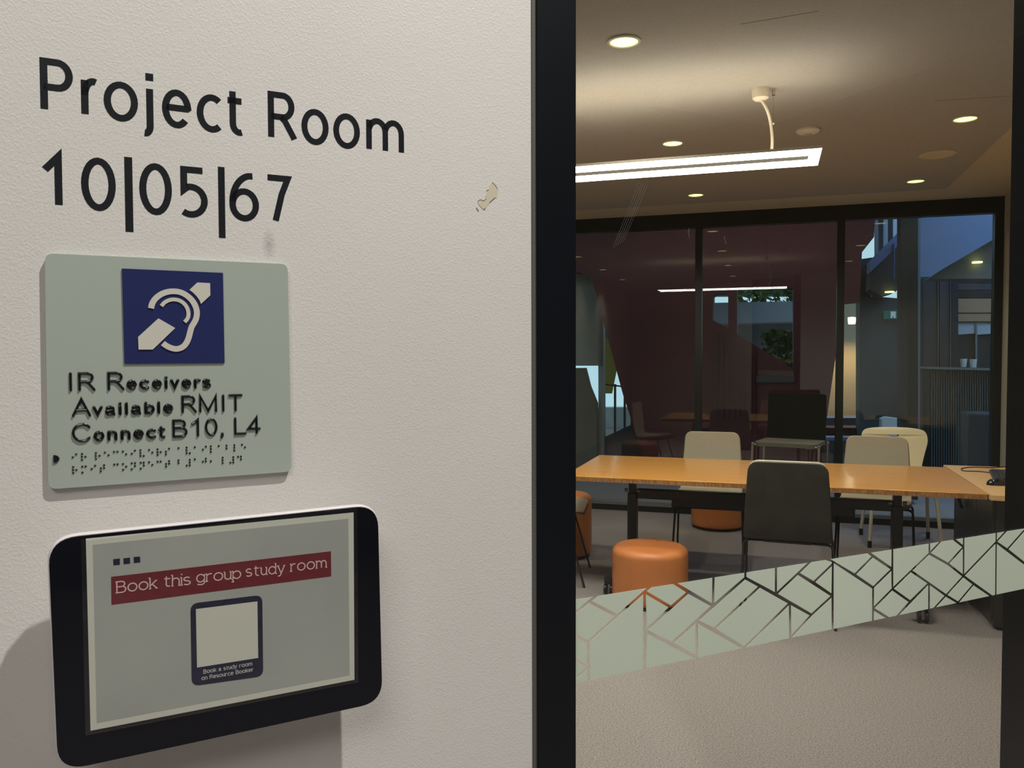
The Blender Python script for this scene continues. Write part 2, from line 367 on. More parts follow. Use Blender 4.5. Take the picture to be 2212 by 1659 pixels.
# paint chips by the frame edge
# back glazing
w2 = thing('window_2', None, None, (0, YB, 0), kind='structure')
PX = [-2.68, -1.815, -0.62, 0.575, 1.775]
for i, x in enumerate(PX):
    w = 0.030 if i < 4 else 0.040
    G().box(x-w, YB-0.03, 0, x+w, YB+0.06, HC-0.02, 0.003).obj('mullion', M['frame_in'], w2)
G().box(XL, YB-0.035, HC-0.115, XR, YB+0.065, HC+0.02).obj('head_rail', M['frame_in'], w2)
G().box(XL, YB-0.035, 0.0, XR, YB+0.065, 0.055).obj('bottom_rail', M['frame_in'], w2)
G().box(XL, YB-0.045, 0.055, XR, YB+0.0, 0.085).obj('bottom_bead', M['alu'], w2)
for a, b in zip(PX[:-1], PX[1:]):
    G().box(a+0.02, YB+0.012, 0.06, b-0.02, YB+0.018, HC-0.1).obj('pane', M['glass_back'], w2)

# ------------------------------------------------------------------ stroke lettering
def arc(cx, cy, rx, ry, a0, a1, n=14):
    return [(cx+rx*cos(R(a0+(a1-a0)*i/n)), cy+ry*sin(R(a0+(a1-a0)*i/n))) for i in range(n+1)]
def ell(cx, cy, rx, ry): return ('loop', arc(cx,cy,rx,ry,0,360,28)[:-1])
def dot(x, y): return ('dot', (x, y))
X_ = 0.72
GL = {
 'I': [[(0,0),(0,1)]],
 'P': [[(0,0),(0,1),(.32,1)]+arc(.32,.735,.27,.265,90,-90)[1:]+[(0,.47)]],
 'R': [[(0,0),(0,1),(.36,1)]+arc(.36,.745,.26,.255,90,-90)[1:]+[(0,.49)], [(.30,.49),(.42,.40),(.70,0)]],
 'B': [[(0,0),(0,1),(.36,1)]+arc(.36,.765,.22,.235,90,-90)[1:]+[(0,.53)], [(.36,.53)]+arc(.38,.265,.28,.265,90,-90)+[(0,0)]],
 'C': [arc(.42,.5,.42,.5,40,320,24)],
 'A': [[(0,0),(.36,1),(.72,0)], [(.12,.34),(.60,.34)]],
 'M': [[(0,0),(0,1),(.4,0),(.8,1),(.8,0)]],
 'T': [[(0,1),(.7,1)],[(.35,1),(.35,0)]],
 'L': [[(0,1),(0,0),(.5,0)]],
 '4': [[(.46,0),(.46,1),(0,.28),(.62,.28)]],
 '0': [ell(.3,.5,.3,.5)],
 '1': [[(0,.76),(.14,.85),(.28,1),(.28,0)]],
 'K': [[(.0,.72),(.36,1),(.36,0)]],
 '5': [[(.52,1),(.05,1),(.05,.55)]+arc(.22,.31,.34,.31,105,-125,20)],
 '6': [ell(.32,.31,.30,.31), [(.54,.985)]+arc(.52,.36,.50,.63,100,180,12)],
 '7': [[(0,1),(.58,1),(.40,.62),(.22,0)]],
 '|': [[(0,-.3),(0,1)]],
 ',': [dot(.05,.05), [(.09,.05),(.08,-.08),(.0,-.18)]],
 'o': [ell(.33,.36,.33,.36)],
 'c': [arc(.35,.36,.35,.36,52,308,20)],
 'e': [[(0.03,.38),(.60,.38)]+arc(.32,.36,.31,.36,6,318,22)[0:]],
 'r': [[(0,0),(0,X_)], arc(.30,.40,.30,.31,180,72,8)],
 'j': [[(.16,X_),(.16,-.10)]+arc(0,-.10,.16,.16,0,-100,8)[1:], dot(.16,.98)],
 't': [[(.15,.93),(.15,.2)]+arc(.35,.2,.2,.2,180,290,8)[1:], [(0,X_),(.42,X_)]],
 'm': [[(0,0),(0,X_)], arc(.22,.44,.22,.27,165,0,10)+[(.44,0)], arc(.66,.44,.22,.27,165,0,10)+[(.88,0)]],
 'n': [[(0,0),(0,X_)], arc(.24,.44,.24,.27,165,0,10)+[(.48,0)]],
 'h': [[(0,0),(0,1)], arc(.24,.44,.24,.27,165,0,10)+[(.48,0)]],
 'u': [[(0,X_),(0,.27)]+arc(.23,.27,.23,.26,180,350,10), [(.46,X_),(.46,0)]],
 'i': [[(0,0),(0,X_)], dot(0,1.0)],
 'l': [[(0,0),(0,1)]],
 'v': [[(0,X_),(.27,0),(.54,X_)]],
 's': [arc(.24,.535,.22,.175,35,250,12)[:-1]+[(.24,.365)]+arc(.24,.18,.24,.175,70,-145,12)],
 'a': [arc(.24,.52,.22,.19,160,0,10)+[(.46,.14),(.52,0)], [(.46,.42),(.2,.38)]+arc(.17,.18,.17,.18,105,270,8)+[(.3,.03),(.46,.18)]],
 'b': [[(0,0),(0,1)], ell(.3,.36,.3,.36)],
 'd': [[(.6,0),(.6,1)], ell(.3,.36,.3,.36)],
 'p': [[(0,-.3),(0,X_)], ell(.3,.36,.3,.36)],
 'g': [[(.58,X_),(.58,-.06)]+arc(.30,-.06,.28,.2,0,-150,10), ell(.29,.36,.29,.36)],
 'y': [[(0,X_),(.28,0)], [(.56,X_),(.24,-.16),(.14,-.27),(0,-.28)]],
 'k': [[(0,0),(0,1)], [(.46,X_),(0,.26)], [(.16,.42),(.5,0)]],
}
SER = {'B':[[(-.1,1),(0,1)],[(-.1,0),(0,0)]], 'k':[[(-.1,1),(0,1)],[(-.1,0),(.08,0)],[(.42,0),(.58,0)],[(.38,X_),(.54,X_)]],
 'h':[[(-.1,1),(0,1)],[(-.08,0),(.08,0)],[(.42,0),(.58,0)]], 'i':[[(-.1,X_),(0,X_)],[(-.08,0),(.1,0)]], 'r':[[(-.1,X_),(0,X_)],[(-.1,0),(.1,0)]],
 'u':[[(-.1,X_),(0,X_)],[(.36,X_),(.46,X_)],[(.46,0),(.56,0)]], 'p':[[(-.1,X_),(0,X_)],[(-.1,-.3),(.1,-.3)]], 'm':[[(-.1,X_),(0,X_)],[(-.08,0),(.08,0)],[(.8,0),(.98,0)]],
 'n':[[(-.1,X_),(0,X_)],[(-.08,0),(.08,0)],[(.4,0),(.56,0)]], 'd':[[(.5,1),(.6,1)],[(.6,0),(.7,0)]], 'y':[[(-.08,X_),(.1,X_)],[(.46,X_),(.64,X_)]],'a':[],'t':[],'R':[[(-.1,1),(0,1)],[(-.1,0),(.1,0)]]}
def gbox(strokes):
    xs = []; ys = []
    for s in strokes:
        P = s[1] if s[0] == 'loop' else ([s[1]] if s[0] == 'dot' else s)
        xs += [p[0] for p in P]; ys += [p[1] for p in P]
    return min(xs), max(xs), min(ys), max(ys)
def stroke_mesh(g, T, strokes, sx, sy, x0, y0, w, h, mode='flat'):
    """strokes scaled by sx, sy at (x0,y0); w stroke width; T maps (a,b,c) into space"""
    def sec():
        if mode == 'flat': return [(-w/2,0),(-w/2,h),(w/2,h),(w/2,0)]
        return [(-w/2*cos(pi*i/6), h*sin(pi*i/6)) for i in range(7)]
    for st in strokes:
        if st[0] == 'dot':
            cx, cy = x0+st[1][0]*sx, y0+st[1][1]*sy; r = w*0.56
            if mode == 'flat': g.prism([(cx-r,cy-r),(cx+r,cy-r),(cx+r,cy+r),(cx-r,cy+r)], h, T)
            else: dome(g, T, cx, cy, r, h)
            continue
        closed = st[0] == 'loop'; P = [Vector((x0+p[0]*sx, y0+p[1]*sy)) for p in (st[1] if closed else st)]
        Q = [P[0]]
        for p in P[1:]:
            if (p-Q[-1]).length > 1e-5: Q.append(p)
        P = Q
        if not closed:
            if mode != 'flat' : pass
        n = len(P); S_ = sec(); m_ = len(S_); vs = []; fs = []
        for i in range(n):
            if closed or 0 < i < n-1:
                a = (P[i]-P[i-1]).normalized(); b = (P[(i+1)%n]-P[i]).normalized()
                na = Vector((-a.y,a.x)); nb = Vector((-b.y,b.x)); mm = (na+nb)
                mm = mm.normalized() if mm.length > 1e-4 else na; k = 1/max(0.35, mm.dot(na)); nn = mm*k
            else:
                a = (P[1]-P[0] if i == 0 else P[-1]-P[-2]).normalized(); nn = Vector((-a.y,a.x))
            for q, z in S_: vs.append(T((P[i].x+nn.x*q, P[i].y+nn.y*q, z)))
        for i in range(n if closed else n-1):
            j = (i+1)%n
            for k in range(m_-1): fs.append((i*m_+k, i*m_+k+1, j*m_+k+1, j*m_+k))
        if not closed:
            fs.append(tuple(range(m_))); fs.append(tuple((n-1)*m_+k for k in range(m_)))
            if mode != 'flat':
                for e in (P[0], P[-1]): dome(g, T, e.x, e.y, w/2, h, 10)
        g.add(vs, fs)
def dome(g, T, cx, cy, r, h, seg=10):
    vs = []; fs = []; rings = [(1,0),(0.9,0.45),(0.62,0.8)]
    for a, b in rings:
        for k in range(seg): t = 2*pi*k/seg; vs.append(T((cx+r*a*cos(t), cy+r*a*sin(t), h*b)))
    vs.append(T((cx,cy,h))); top = len(vs)-1
    for i in range(2):
        for k in range(seg): l=(k+1)%seg; fs.append((i*seg+k,i*seg+l,(i+1)*seg+l,(i+1)*seg+k))
    for k in range(seg): fs.append((2*seg+k, 2*seg+(k+1)%seg, top))
    g.add(vs, fs)
def glyph_fit(ch, u0, u1, base, cap, w, h, T, name, m, parent, mode='flat', scale=1.0, glyphs=None):
    st = (glyphs or GL)[ch]; bx = gbox(st); c = cap*scale
    sy = (c-w) if bx[3] > 0 else c
    wx = bx[1]-bx[0]; sx = (u1-u0-w)/wx if wx > 1e-6 else 1.0
    g = G(); x0 = u0+w/2-bx[0]*sx if wx > 1e-6 else (u0+u1)/2
    stroke_mesh(g, T, st, sx, sy, x0, base+w/2, w if wx > 1e-6 else w, h, mode)
    return g.obj(name, m, parent)
def text_run(txt, P0, P1, base_to_cap, wid, h, T, name, m, parent, serif=False, gap=0.26, space=0.5, one=False):
    """text fitted between two 2D points (the baseline)"""
    P0 = Vector(P0); P1 = Vector(P1); d = (P1-P0); L = d.length; d.normalize(); up_ = Vector((-d.y, d.x))
    xs = []; x = 0
    for ch in txt:
        if ch == ' ': x += space; xs.append(None); continue
        b = gbox(GL[ch]); xs.append(x-b[0]); x += (b[1]-b[0])+gap
    tot = x-gap; cap = base_to_cap; sx = L/tot
    gg = G()
    for ch, xx in zip(txt, xs):
        if xx is None: continue
        g = gg if one else G(); st = GL[ch] + (SER.get(ch, []) if serif else [])
        TT = lambda p: T((P0.x+d.x*p[0]+up_.x*p[1], P0.y+d.y*p[0]+up_.y*p[1], p[2]))
        stroke_mesh(g, TT, st, sx, cap, xx*sx, 0, wid, h)
        if not one: g.obj(name, m, parent)
    if one: return gg.obj(name, m, parent)

# wall lettering ---------------------------------------------------
zx = lambda x, y: (60+x/2.4578, 80+y/2.4578)
b1 = uv(*zx(90,399))[1]; b1b = uv(*zx(1990,629))[1]; c1 = uv(*zx(80,108))[1]-b1
lw = uv(*zx(108,250))[0]-uv(*zx(66,250))[0]
L1 = [('P',65,240,250),('r',283,382,320),('o',403,585,345),('j',600,667,400),('e',713,868,385),('c',897,1033,410),('t',1045,1152,410),('R',1275,1430,420),('o',1453,1597,480),('o',1622,1763,500),('m',1797,1997,530)]
t1 = thing('room_name_lettering', 'black vinyl lettering on the white wall reading Project Room', 'lettering', Wp(-0.05, b1), matrix=Matrix.Translation(Wp(0, b1)))
def sbase(xa, ya, xb, yb):
    a = uv(xa, ya); b = uv(xb, yb)
    return lambda u: a[1]+(b[1]-a[1])*(u-a[0])/(b[0]-a[0])
fb1 = sbase(*zx(90,399), *zx(1990,629))
for ch, xa, xb, ym in L1:
    u0, u1 = uv(*zx(xa,ym))[0], uv(*zx(xb,ym))[0]
    glyph_fit(ch, u0, u1, fb1((u0+u1)/2), c1, lw*0.97, 0.00012, WT(0.0001), 'letter', M['vinyl'], t1)
t2 = thing('room_number_lettering', 'black vinyl numbers with upright bars on the white wall reading 10|05|67', 'lettering', Wp(-0.05, b1-0.08), matrix=Matrix.Translation(Wp(0, b1-0.09)))
fb2 = sbase(*zx(160,908), *zx(1315,990)); c2 = uv(*zx(160,620))[1]-uv(*zx(160,908))[1]
L2 = [('K',72,183,760),('0',283,467,780),('|',515,557,800),('0',592,765,810),('5',806,955,830),('|',1012,1047,870),('6',1070,1227,850),('7',1258,1397,860)]
lw2 = lw*0.98
for ch, xa, xb, ym in L2:
    u0, u1 = uv(*zx(xa,ym))[0], uv(*zx(xb,ym))[0]; um = (u0+u1)/2
    if ch == '|':
        yt = uv(*zx((xa+xb)/2, {515:638,1012:690}[xa]))[1]; yb = uv(*zx((xa+xb)/2, {515:1034,1012:1066}[xa]))[1]
        G().wbox(u0, yb, 0.0001, u1, yt, 0.00022).obj('divider_bar', M['vinyl'], t2)
    else: glyph_fit(ch, u0, u1, fb2(um), c2, lw2, 0.00012, WT(0.0001), 'numeral', M['vinyl'], t2)

# paint chip and smudge
zc = lambda x, y: uv(980+x/12.289, 370+y/12.289)
chip = [(1030,300),(1080,340),(1165,465),(1185,560),(1140,700),(1060,730),(940,850),(860,960),(800,1010),(740,970),(660,880),(635,795),(690,750),(790,785),(860,730),(850,640),(890,520),(940,440),(960,360)]
tag(G().prism([zc(*p) for p in chip], 0.0002, WT(0.0001)).obj('paint_chip', M['chip']), 'cream patch where the white wall paint has flaked off', 'paint chip')
ck = G()
for a in ([(1015,295),(1075,345),(1165,465)], [(640,795),(700,755),(800,790),(860,725)], [(945,835),(1090,700)], [(600,965),(660,1060)], [(870,510),(930,500)], [(790,1020),(840,985)]):
    for p, q in zip(a[:-1], a[1:]):
        p, q = Vector(zc(*p)), Vector(zc(*q)); d = (q-p).normalized(); n_ = Vector((-d.y,d.x))*0.00035
        ck.prism([p-n_, q-n_, q+n_, p+n_], 0.0001, WT(0.00031))
tag(ck.obj('paint_crack', M['crack']), 'dark hairline cracks around the flaked paint patch', 'crack')

# tactile sign -----------------------------------------------------
zs = lambda x, y: (60+x/2.811, 520+y/2.811)
ST = 0.0046
SQ = [uv(*zs(103,76), ST), uv(*zs(1578,142), ST), uv(*zs(1602,1402), ST), uv(*zs(125,1510), ST)]
su0 = (SQ[0][0]+SQ[3][0])/2; su1 = (SQ[1][0]+SQ[2][0])/2
sign = thing('tactile_sign', 'grey-green tactile braille sign with a blue ear symbol, above the tablet', 'sign', matrix=Matrix.Translation(Wp((su0+su1)/2, SQ[2][1])))
def topface(poly, inset, n0, n1, m, name, parent):
    G().prism(poly, n1-n0, WT(n0)).obj(name, m, parent)
cc = [SQ[0],SQ[1],SQ[2],SQ[3]]
G().prism(rquad(cc, 0.006), ST-0.0004, WT(0.0004)).obj('plate', M['sign'], sign)
zb = lambda x, y: uv(250+x/7.212, 570+y/7.212, ST+0.001)
bp_ = G().prism([zb(95,72), zb(1670,140), zb(1695,1540), zb(135,1553)], 0.0012, WT(ST)).obj('blue_panel', M['navy'], sign)
zb2 = lambda x, y: uv(250+x/7.212, 570+y/7.212, ST+0.002)
ear = [(550,692),(572,610),(630,530),(720,467),(820,434),(930,428),(1030,450),(1130,510),(1205,590),(1250,680),(1265,770),(1250,860),(1215,928),(1182,985),(1160,1060),(1140,1140),(1110,1215),(1062,1280),(1000,1315),(930,1325),(850,1305),(785,1272),(735,1235)]
def smoothline(P, k=3):
    out = []; n = len(P)
    for i in range(n-1):
        p0, p1, p2, p3 = (Vector(P[max(i-1,0)]), Vector(P[i]), Vector(P[i+1]), Vector(P[min(i+2,n-1)]))
        for j in range(k):
            t = j/k; out.append(0.5*((2*p1)+(-p0+p2)*t+(2*p0-5*p1+4*p2-p3)*t*t+(-p0+3*p1-3*p2+p3)*t**3))
    out.append(Vector(P[-1])); return out
wE = zb2(930,385)[1]-zb2(930,472)[1]; wI = zb2(900,525)[1]-zb2(900,583)[1]
g = G(); stroke_mesh(g, WT(ST+0.0012), [[tuple(zb2(*p)) for p in smoothline(ear)]], 1, 1, 0, 0, wE, 0.0008); g.obj('ear_outline', M['symbol'], bp_)
inn = [(712,657),(760,602),(830,566),(900,554),(980,566),(1050,605),(1105,670),(1132,750),(1130,820),(1108,868),(1072,905)]
g = G(); stroke_mesh(g, WT(ST+0.0012), [[tuple(zb2(*p)) for p in smoothline(inn)]], 1, 1, 0, 0, wI, 0.0008); g.obj('inner_ear', M['symbol'], bp_)
G().prism([zb2(*p) for p in [(665,848),(928,1000),(578,1335),(355,1335),(348,1138)]], 0.0008, WT(ST+0.0012)).obj('lower_bar', M['symbol'], bp_)
G().prism([zb2(*p) for p in [(1270,290),(1470,300),(1475,490),(1328,625),(1305,565),(1258,500),(1205,447),(1148,405)]], 0.0008, WT(ST+0.0012)).obj('upper_bar', M['symbol'], bp_)
HT = 0.0016
def sg(o): return lambda x, y: uv(o+x/9.759, 790+y/9.759, ST+HT*0.6)
A_, B_ = sg(140), sg(350)
rows = [
 ((A_(130,540), B_(1000,478)), A_(130,135)[1]-A_(130,540)[1], [('I',A_,92,167,1),('R',A_,285,657,1),('R',A_,903,1268,1),('e',A_,1305,1527,0),('c',A_,1573,1792,0),('e',A_,1842,2057,0),('i',B_,60,127,0),('v',B_,172,377,0),('e',B_,416,627,0),('r',B_,676,830,0),('s',B_,856,1043,0)]),
 ((A_(165,1085), B_(1555,962)), A_(340,675)[1]-A_(340,1073)[1], [('A',A_,137,553,1),('v',A_,572,802,0),('a',A_,843,1067,0),('i',A_,1128,1197,0),('l',A_,1263,1332,0),('a',A_,1392,1612,0),('b',A_,1672,1897,0),('l',A_,1946,2012,0),('e',B_,20,237,0),('R',B_,406,737,1),('M',B_,778,1167,1),('I',B_,1258,1326,1),('T',B_,1397,1703,1)]),
 ((A_(340,1618), B_(1995,1440)), A_(340,1208)[1]-A_(340,1618)[1], [('C',A_,130,533,1),('o',A_,586,822,0),('n',A_,880,1097,0),('n',A_,1160,1377,0),('e',A_,1430,1657,0),('c',A_,1700,1917,0),('t',A_,1952,2112,0),('B',B_,206,533,1),('1',B_,603,777,1),('0',B_,893,1167,1),(',',B_,1218,1297,2),('L',B_,1512,1778,1),('4',B_,1787,2078,1)])]
lws = A_(167,300)[0]-A_(92,300)[0]
for (ba, bb), cap, items in rows:
    for ch, fn, xa, xb, big in items:
        u0, u1 = fn(xa, 800)[0], fn(xb, 800)[0]; um = (u0+u1)/2
        base = ba[1]+(bb[1]-ba[1])*(um-ba[0])/(bb[0]-ba[0])
        glyph_fit(ch, u0, u1, base, cap, lws*(0.86 if big else 0.98), HT, WT(ST), 'raised_letter', M['black_gloss'], sign, mode='round', scale=1.0 if big else 0.72)
D3 = [(595,378),(528,438),(712,370),(710,428),(780,425),(712,487),(988,352),(985,410),(1060,408),(990,468),(1168,342),(1240,397),(1350,330),(1417,327),(1525,323),(1590,377),(1765,305),(1703,368),(1875,298),(1875,355),(1878,412),(1940,412),(2047,292),(2112,345),
 (535,632),(535,690),(600,690),(537,750),(717,625),(785,620),(720,743),(972,607),(905,670),(1152,595),(1152,652),(1088,658),(1085,718),(1355,582),(1420,578),(1528,572),(1592,625),(1530,688),(1702,558),(1767,555),(1767,612),(1702,677),(1880,548),(1940,545),(1943,602),(1880,665),(2047,537),(2112,590)]
D4 = [(188,280),(188,338),(250,335),(190,392),(418,268),(355,327),(355,383),(605,257),(767,247),(767,302),(768,358),(830,357),(930,240),(1150,228),(1092,288),(1250,222),(1250,277),(1250,333),(1407,215),(1562,207),(1562,262),(1718,198),(1718,250),(1718,305),(1870,190),(1930,242),
 (190,527),(250,523),(418,515),(358,573),(420,568),(358,627),(605,502),(605,555),(830,490),(830,545),(770,605),(830,600),(930,480),(1150,468),(1092,527),(1150,522),(1250,518),(1485,448),(1485,500),(1485,555),(1698,437),(1698,490),(1640,548),(1698,545),(1793,430),(1850,425),(1850,480)]
g = G()
for o, D in ((100,D3),(320,D4)):
    for x, y in D:
        u, v = uv(o+x/9.217, 940+y/9.217, ST+0.0005); dome(g, WT(ST), u, v, 0.00085, 0.0009, 8)
tag(g.obj('braille_dots', M['black_gloss'], sign), kind='stuff')
p, q = uv(100+143/9.217, 940+395/9.217, ST), uv(100+150/9.217, 940+545/9.217, ST)
g = G(); rr = (p[1]-q[1])/2; g.prism([(p[0]+rr*1.35*cos(R(a)), (p[1]+q[1])/2+rr*sin(R(a))) for a in range(-90,91,15)], 0.0012, WT(ST)); g.obj('braille_marker', M['black_gloss'], sign)

# wall tablet ------------------------------------------------------
TD = 0.046
zt = lambda x, y, n=TD: uv(80+x/2.769, 1060+y/2.769, n)
TC = [zt(66,292), zt(2038,86), zt(2066,1262), zt(126,1682)]
tab = thing('booking_tablet', 'black-fronted white wall tablet below the tactile sign', 'tablet', matrix=Matrix.Translation(Wp(zt(1000,1500)[0], TC[3][1])))
G().prism(rquad(TC, 0.019, 8), 0.0022, WT(TD-0.0022)).obj('screen_glass', M['glass_black'], tab)
cu = sum(p[0] for p in TC)/4; cv = sum(p[1] for p in TC)/4
def off(P, k): return [(cu+(p[0]-cu)*(1+k/abs(TC[1][0]-cu)*1.0), cv+(p[1]-cv)*(1+k/abs(TC[1][1]-cv)*1.0)) for p in P]
def loft(prof, r, seg, name, m):
    g = G(); rings = [rquad(off(TC, k), r+k*0.6, 8) for k, n in prof]; nn = len(rings[0]); vs = []; fs = []
    for (k, n), rg in zip(prof, rings): vs += [Wp(p[0], p[1], n) for p in rg]
    for i in range(len(prof)-1):
        for j in range(nn): l = (j+1)%nn; fs.append((i*nn+j,i*nn+l,(i+1)*nn+l,(i+1)*nn+j))
    fs.append(tuple(range(nn))); fs.append(tuple((len(prof)-1)*nn+j for j in range(nn)))
    return g.add(vs, fs).obj(name, m, tab, smooth=True)
loft([(0.0004,TD-0.0018),(0.0012,TD-0.004),(0.0010,TD-0.010),(-0.003,TD-0.016),(-0.010,TD-0.020)], 0.019, 8, 'rear_case', M['case'])
loft([(-0.045,TD-0.0201),(-0.045,0.0003)], 0.01, 8, 'wall_bracket', M['case'])

# taped notice on the tablet
t3 = thing('printed_notice', 'printed booking notice in a plastic sleeve taped over the tablet screen', 'notice', matrix=Matrix.Translation(Wp(cu, TC[3][1]+0.02, TD+0.001)))
def flat(P, n0, h, name, m, parent, r=0): 
    P = [zt(x, y, n0) for x, y in P]
    return G().prism(rquad(P, r) if r else P, h, WT(n0)).obj(name, m, parent)
n0 = TD+0.0003
flat([(292,287),(1893,130),(1898,1130),(320,1435)], n0, 0.0003, 'paper_sheet', M['paper'], t3)
flat([(333,323),(1862,167),(1870,1103),(357,1390)], n0+0.0003, 0.00008, 'grey_panel', M['screen_grey'], t3)
ban = flat([(443,515),(1758,362),(1760,512),(445,683)], n0+0.0004, 0.00008, 'red_banner', M['red_print'], t3)
for q in ([(455,410),(495,405),(496,443),(457,447)], [(516,404),(556,400),(557,436),(518,440)], [(577,397),(616,393),(618,429),(579,433)]):
    flat(q, n0+0.0004, 0.00008, 'printed_square', M['navy_print'], t3)
bad = flat([(917,675),(1347,623),(1353,1110),(925,1170)], n0+0.0004, 0.00008, 'blue_badge', M['navy_print'], t3, 0.006)
flat([(950,708),(1318,662),(1323,1000),(957,1058)], n0+0.0005, 0.00006, 'blank_square', M['paper'], bad)
za = lambda x, y: uv(230+x/8.848, 1180+y/8.848, n0+0.0005); zb_ = lambda x, y: uv(470+x/8.848, 1180+y/8.848, n0+0.0005)
ws = 0.00085
capb = za(195,675)[1]-za(200,888)[1]
for txt, a, b in (('Book', za(200,890), za(960,798)), ('this', za(1100,772), za(1600,728)), ('group', za(1725,690), zb_(440,607))):
    text_run(txt, a, b, capb*0.98, ws, 0.00005, WT(n0+0.00049), 'printed_letter', M['pink_text'], ban, serif=True, gap=0.17)
for txt, a, b in (('study', zb_(548,578), zb_(1275,505)), ('room', zb_(1405,478), zb_(2075,400))):
    text_run(txt, a, b, capb*0.98, ws, 0.00005, WT(n0+0.00049), 'printed_letter', M['pink_text'], ban, serif=True, gap=0.2)
zq = lambda x, y: uv(400+x/12.289, 1420+y/12.289, n0+0.0005)
capc = zq(500,330)[1]-zq(500,425)[1]
text_run('Book a study room', zq(490,428), zq(1775,208), capc, 0.00055, 0.00005, WT(n0+0.00049), 'caption', M['grey_text'], bad, serif=True, gap=0.22, one=True)
text_run('on Resource Booker'.replace('R','R'), zq(440,600), zq(1810,362), capc, 0.00055, 0.00005, WT(n0+0.00049), 'caption', M['grey_text'], bad, serif=True, gap=0.22, one=True)
flat([(262,292),(1915,100),(1922,1145),(290,1465)], n0+0.0009, 0.00015, 'plastic_sleeve', M['film'], t3)

# decal on the glass ------------------------------------------------
def decal():
    z = lambda x, y: uv(1230+x/2.2527, 1120+y/2.2527)
    seg = []
    def sgm(*pts, ext=(0,0)):
        P = [Vector(z(*p)) for p in pts]
        for a, b in zip(P[:-1], P[1:]):
            d = (b-a).normalized()*0.0012; seg.append((a-d, b+d))
    def top(x): return 397+(50-397)*(x-20)/(2212-20)
    def bot(x): return 806+(343-806)*(x-20)/(2212-20)
    XA, XB = 21, 2290
    sgm((XA-3,top(XA-3)),(XB+3,top(XB+3))); sgm((XA-3,bot(XA-3)),(XB+3,bot(XB+3))); sgm((XA,top(XA)),(XA,bot(XA))); sgm((XB,top(XB)-4),(XB,bot(XB)+4))
    for l in [[(15,470),(100,405),(135,374)],[(100,405),(235,475)],[(95,597),(235,475),(372,352),(405,325)],[(10,558),(95,597)],[(94,595),(94,800)],
      [(10,682),(94,722)],[(94,722),(10,795)],[(367,355),(365,742)],[(367,355),(495,432)],[(367,552),(495,432),(580,360)],[(508,312),(580,358),(700,425)],[(703,285),(702,422)],
      [(367,545),(500,608),(622,674)],[(500,608),(622,500),(700,425),(858,290)],[(858,258),(858,292)],[(621,498),(621,690)],[(621,496),(705,540),(855,627)],[(705,540),(930,330)],
      [(858,290),(930,330),(1008,370),(1075,412),(1180,470)],[(1007,232),(1007,368)],[(1008,370),(1115,268),(1182,204)],[(1115,268),(1190,312),(1283,377)],[(1190,312),(1284,222)],
      [(1284,212),(1283,548)],[(1245,190),(1390,275),(1480,337)],[(848,634),(1075,412)],[(1076,410),(1076,588)],[(1072,581),(1180,470),(1284,374)],[(1390,275),(1480,184)],
      [(1450,160),(1480,184),(1574,247)],[(1574,145),(1574,347)],[(1480,337),(1574,245)],[(1480,335),(1479,506)],[(1480,443),(1574,346),(1665,255),(1755,170),(1815,106)],[(1754,115),(1754,170)],
      [(1755,168),(1845,222),(1920,281),(1970,320),(2064,384)],[(1845,222),(1921,138)],[(1868,98),(1921,139)],[(1921,92),(1921,282)],[(1665,256),(1752,315),(1835,375),(1900,414)],[(1575,345),(1660,405)],
      [(1592,482),(1660,405),(1752,316)],[(1752,314),(1752,446)],[(1770,446),(1835,375),(1920,281),(2079,115),(2134,55)],[(1893,411),(1970,321)],[(2080,66),(2077,379)],[(2079,113),(2133,152),(2212,215),(2300,284)],
      [(2133,152),(2212,62),(2225,48)],[(1480,440),(1565,492)]]: sgm(*l)
    # planar arrangement
    pts = []
    def vid(p):
        for i, q in enumerate(pts):
            if (q-p).length < 0.0016: return i
        pts.append(p); return len(pts)-1
    edges = set()
    for i, (a, b) in enumerate(seg):
        ts = [0.0, 1.0]; r = b-a
        for j, (c, d) in enumerate(seg):
            if i == j: continue
            s = d-c; den = r.x*s.y-r.y*s.x
            if abs(den) < 1e-12: continue
            w = c-a; t = (w.x*s.y-w.y*s.x)/den; k = (w.x*r.y-w.y*r.x)/den
            if -1e-6 <= t <= 1+1e-6 and -1e-6 <= k <= 1+1e-6: ts.append(min(max(t,0),1))
        ids = [vid(a+r*t) for t in sorted(ts)]
        for p, q in zip(ids[:-1], ids[1:]):
            if p != q: edges.add((min(p,q), max(p,q)))
    while True:
        deg = {}
        for a, b in edges: deg[a] = deg.get(a,0)+1; deg[b] = deg.get(b,0)+1
        e2 = {e for e in edges if deg[e[0]] > 1 and deg[e[1]] > 1}
        if len(e2) == len(edges): break
        edges = e2
    adj = {}
    for a, b in edges: adj.setdefault(a, []).append(b); adj.setdefault(b, []).append(a)
    for v in adj: adj[v].sort(key=lambda w: atan2(pts[w].y-pts[v].y, pts[w].x-pts[v].x))
    seen = set(); faces = []
    for a in adj:
        for b in adj[a]:
            if (a,b) in seen: continue
            f = []; u_, v_ = a, b
            while (u_,v_) not in seen:
                seen.add((u_,v_)); f.append(u_); L = adj[v_]; k = L.index(u_); u_, v_ = v_, L[k-1]
            ar = sum(pts[f[i]].x*pts[f[(i+1)%len(f)]].y-pts[f[(i+1)%len(f)]].x*pts[f[i]].y for i in range(len(f)))/2
            if ar > 4e-6: faces.append([pts[i] for i in f])
    out = []
    half = 0.00165; ta, tb = Vector(z(XA,top(XA))), Vector(z(XB,top(XB))); ba, bb = Vector(z(XA,bot(XA))), Vector(z(XB,bot(XB)))
    def online(p, a, b): return abs((p-a).x*(b-a).y-(p-a).y*(b-a).x)/(b-a).length < 0.002
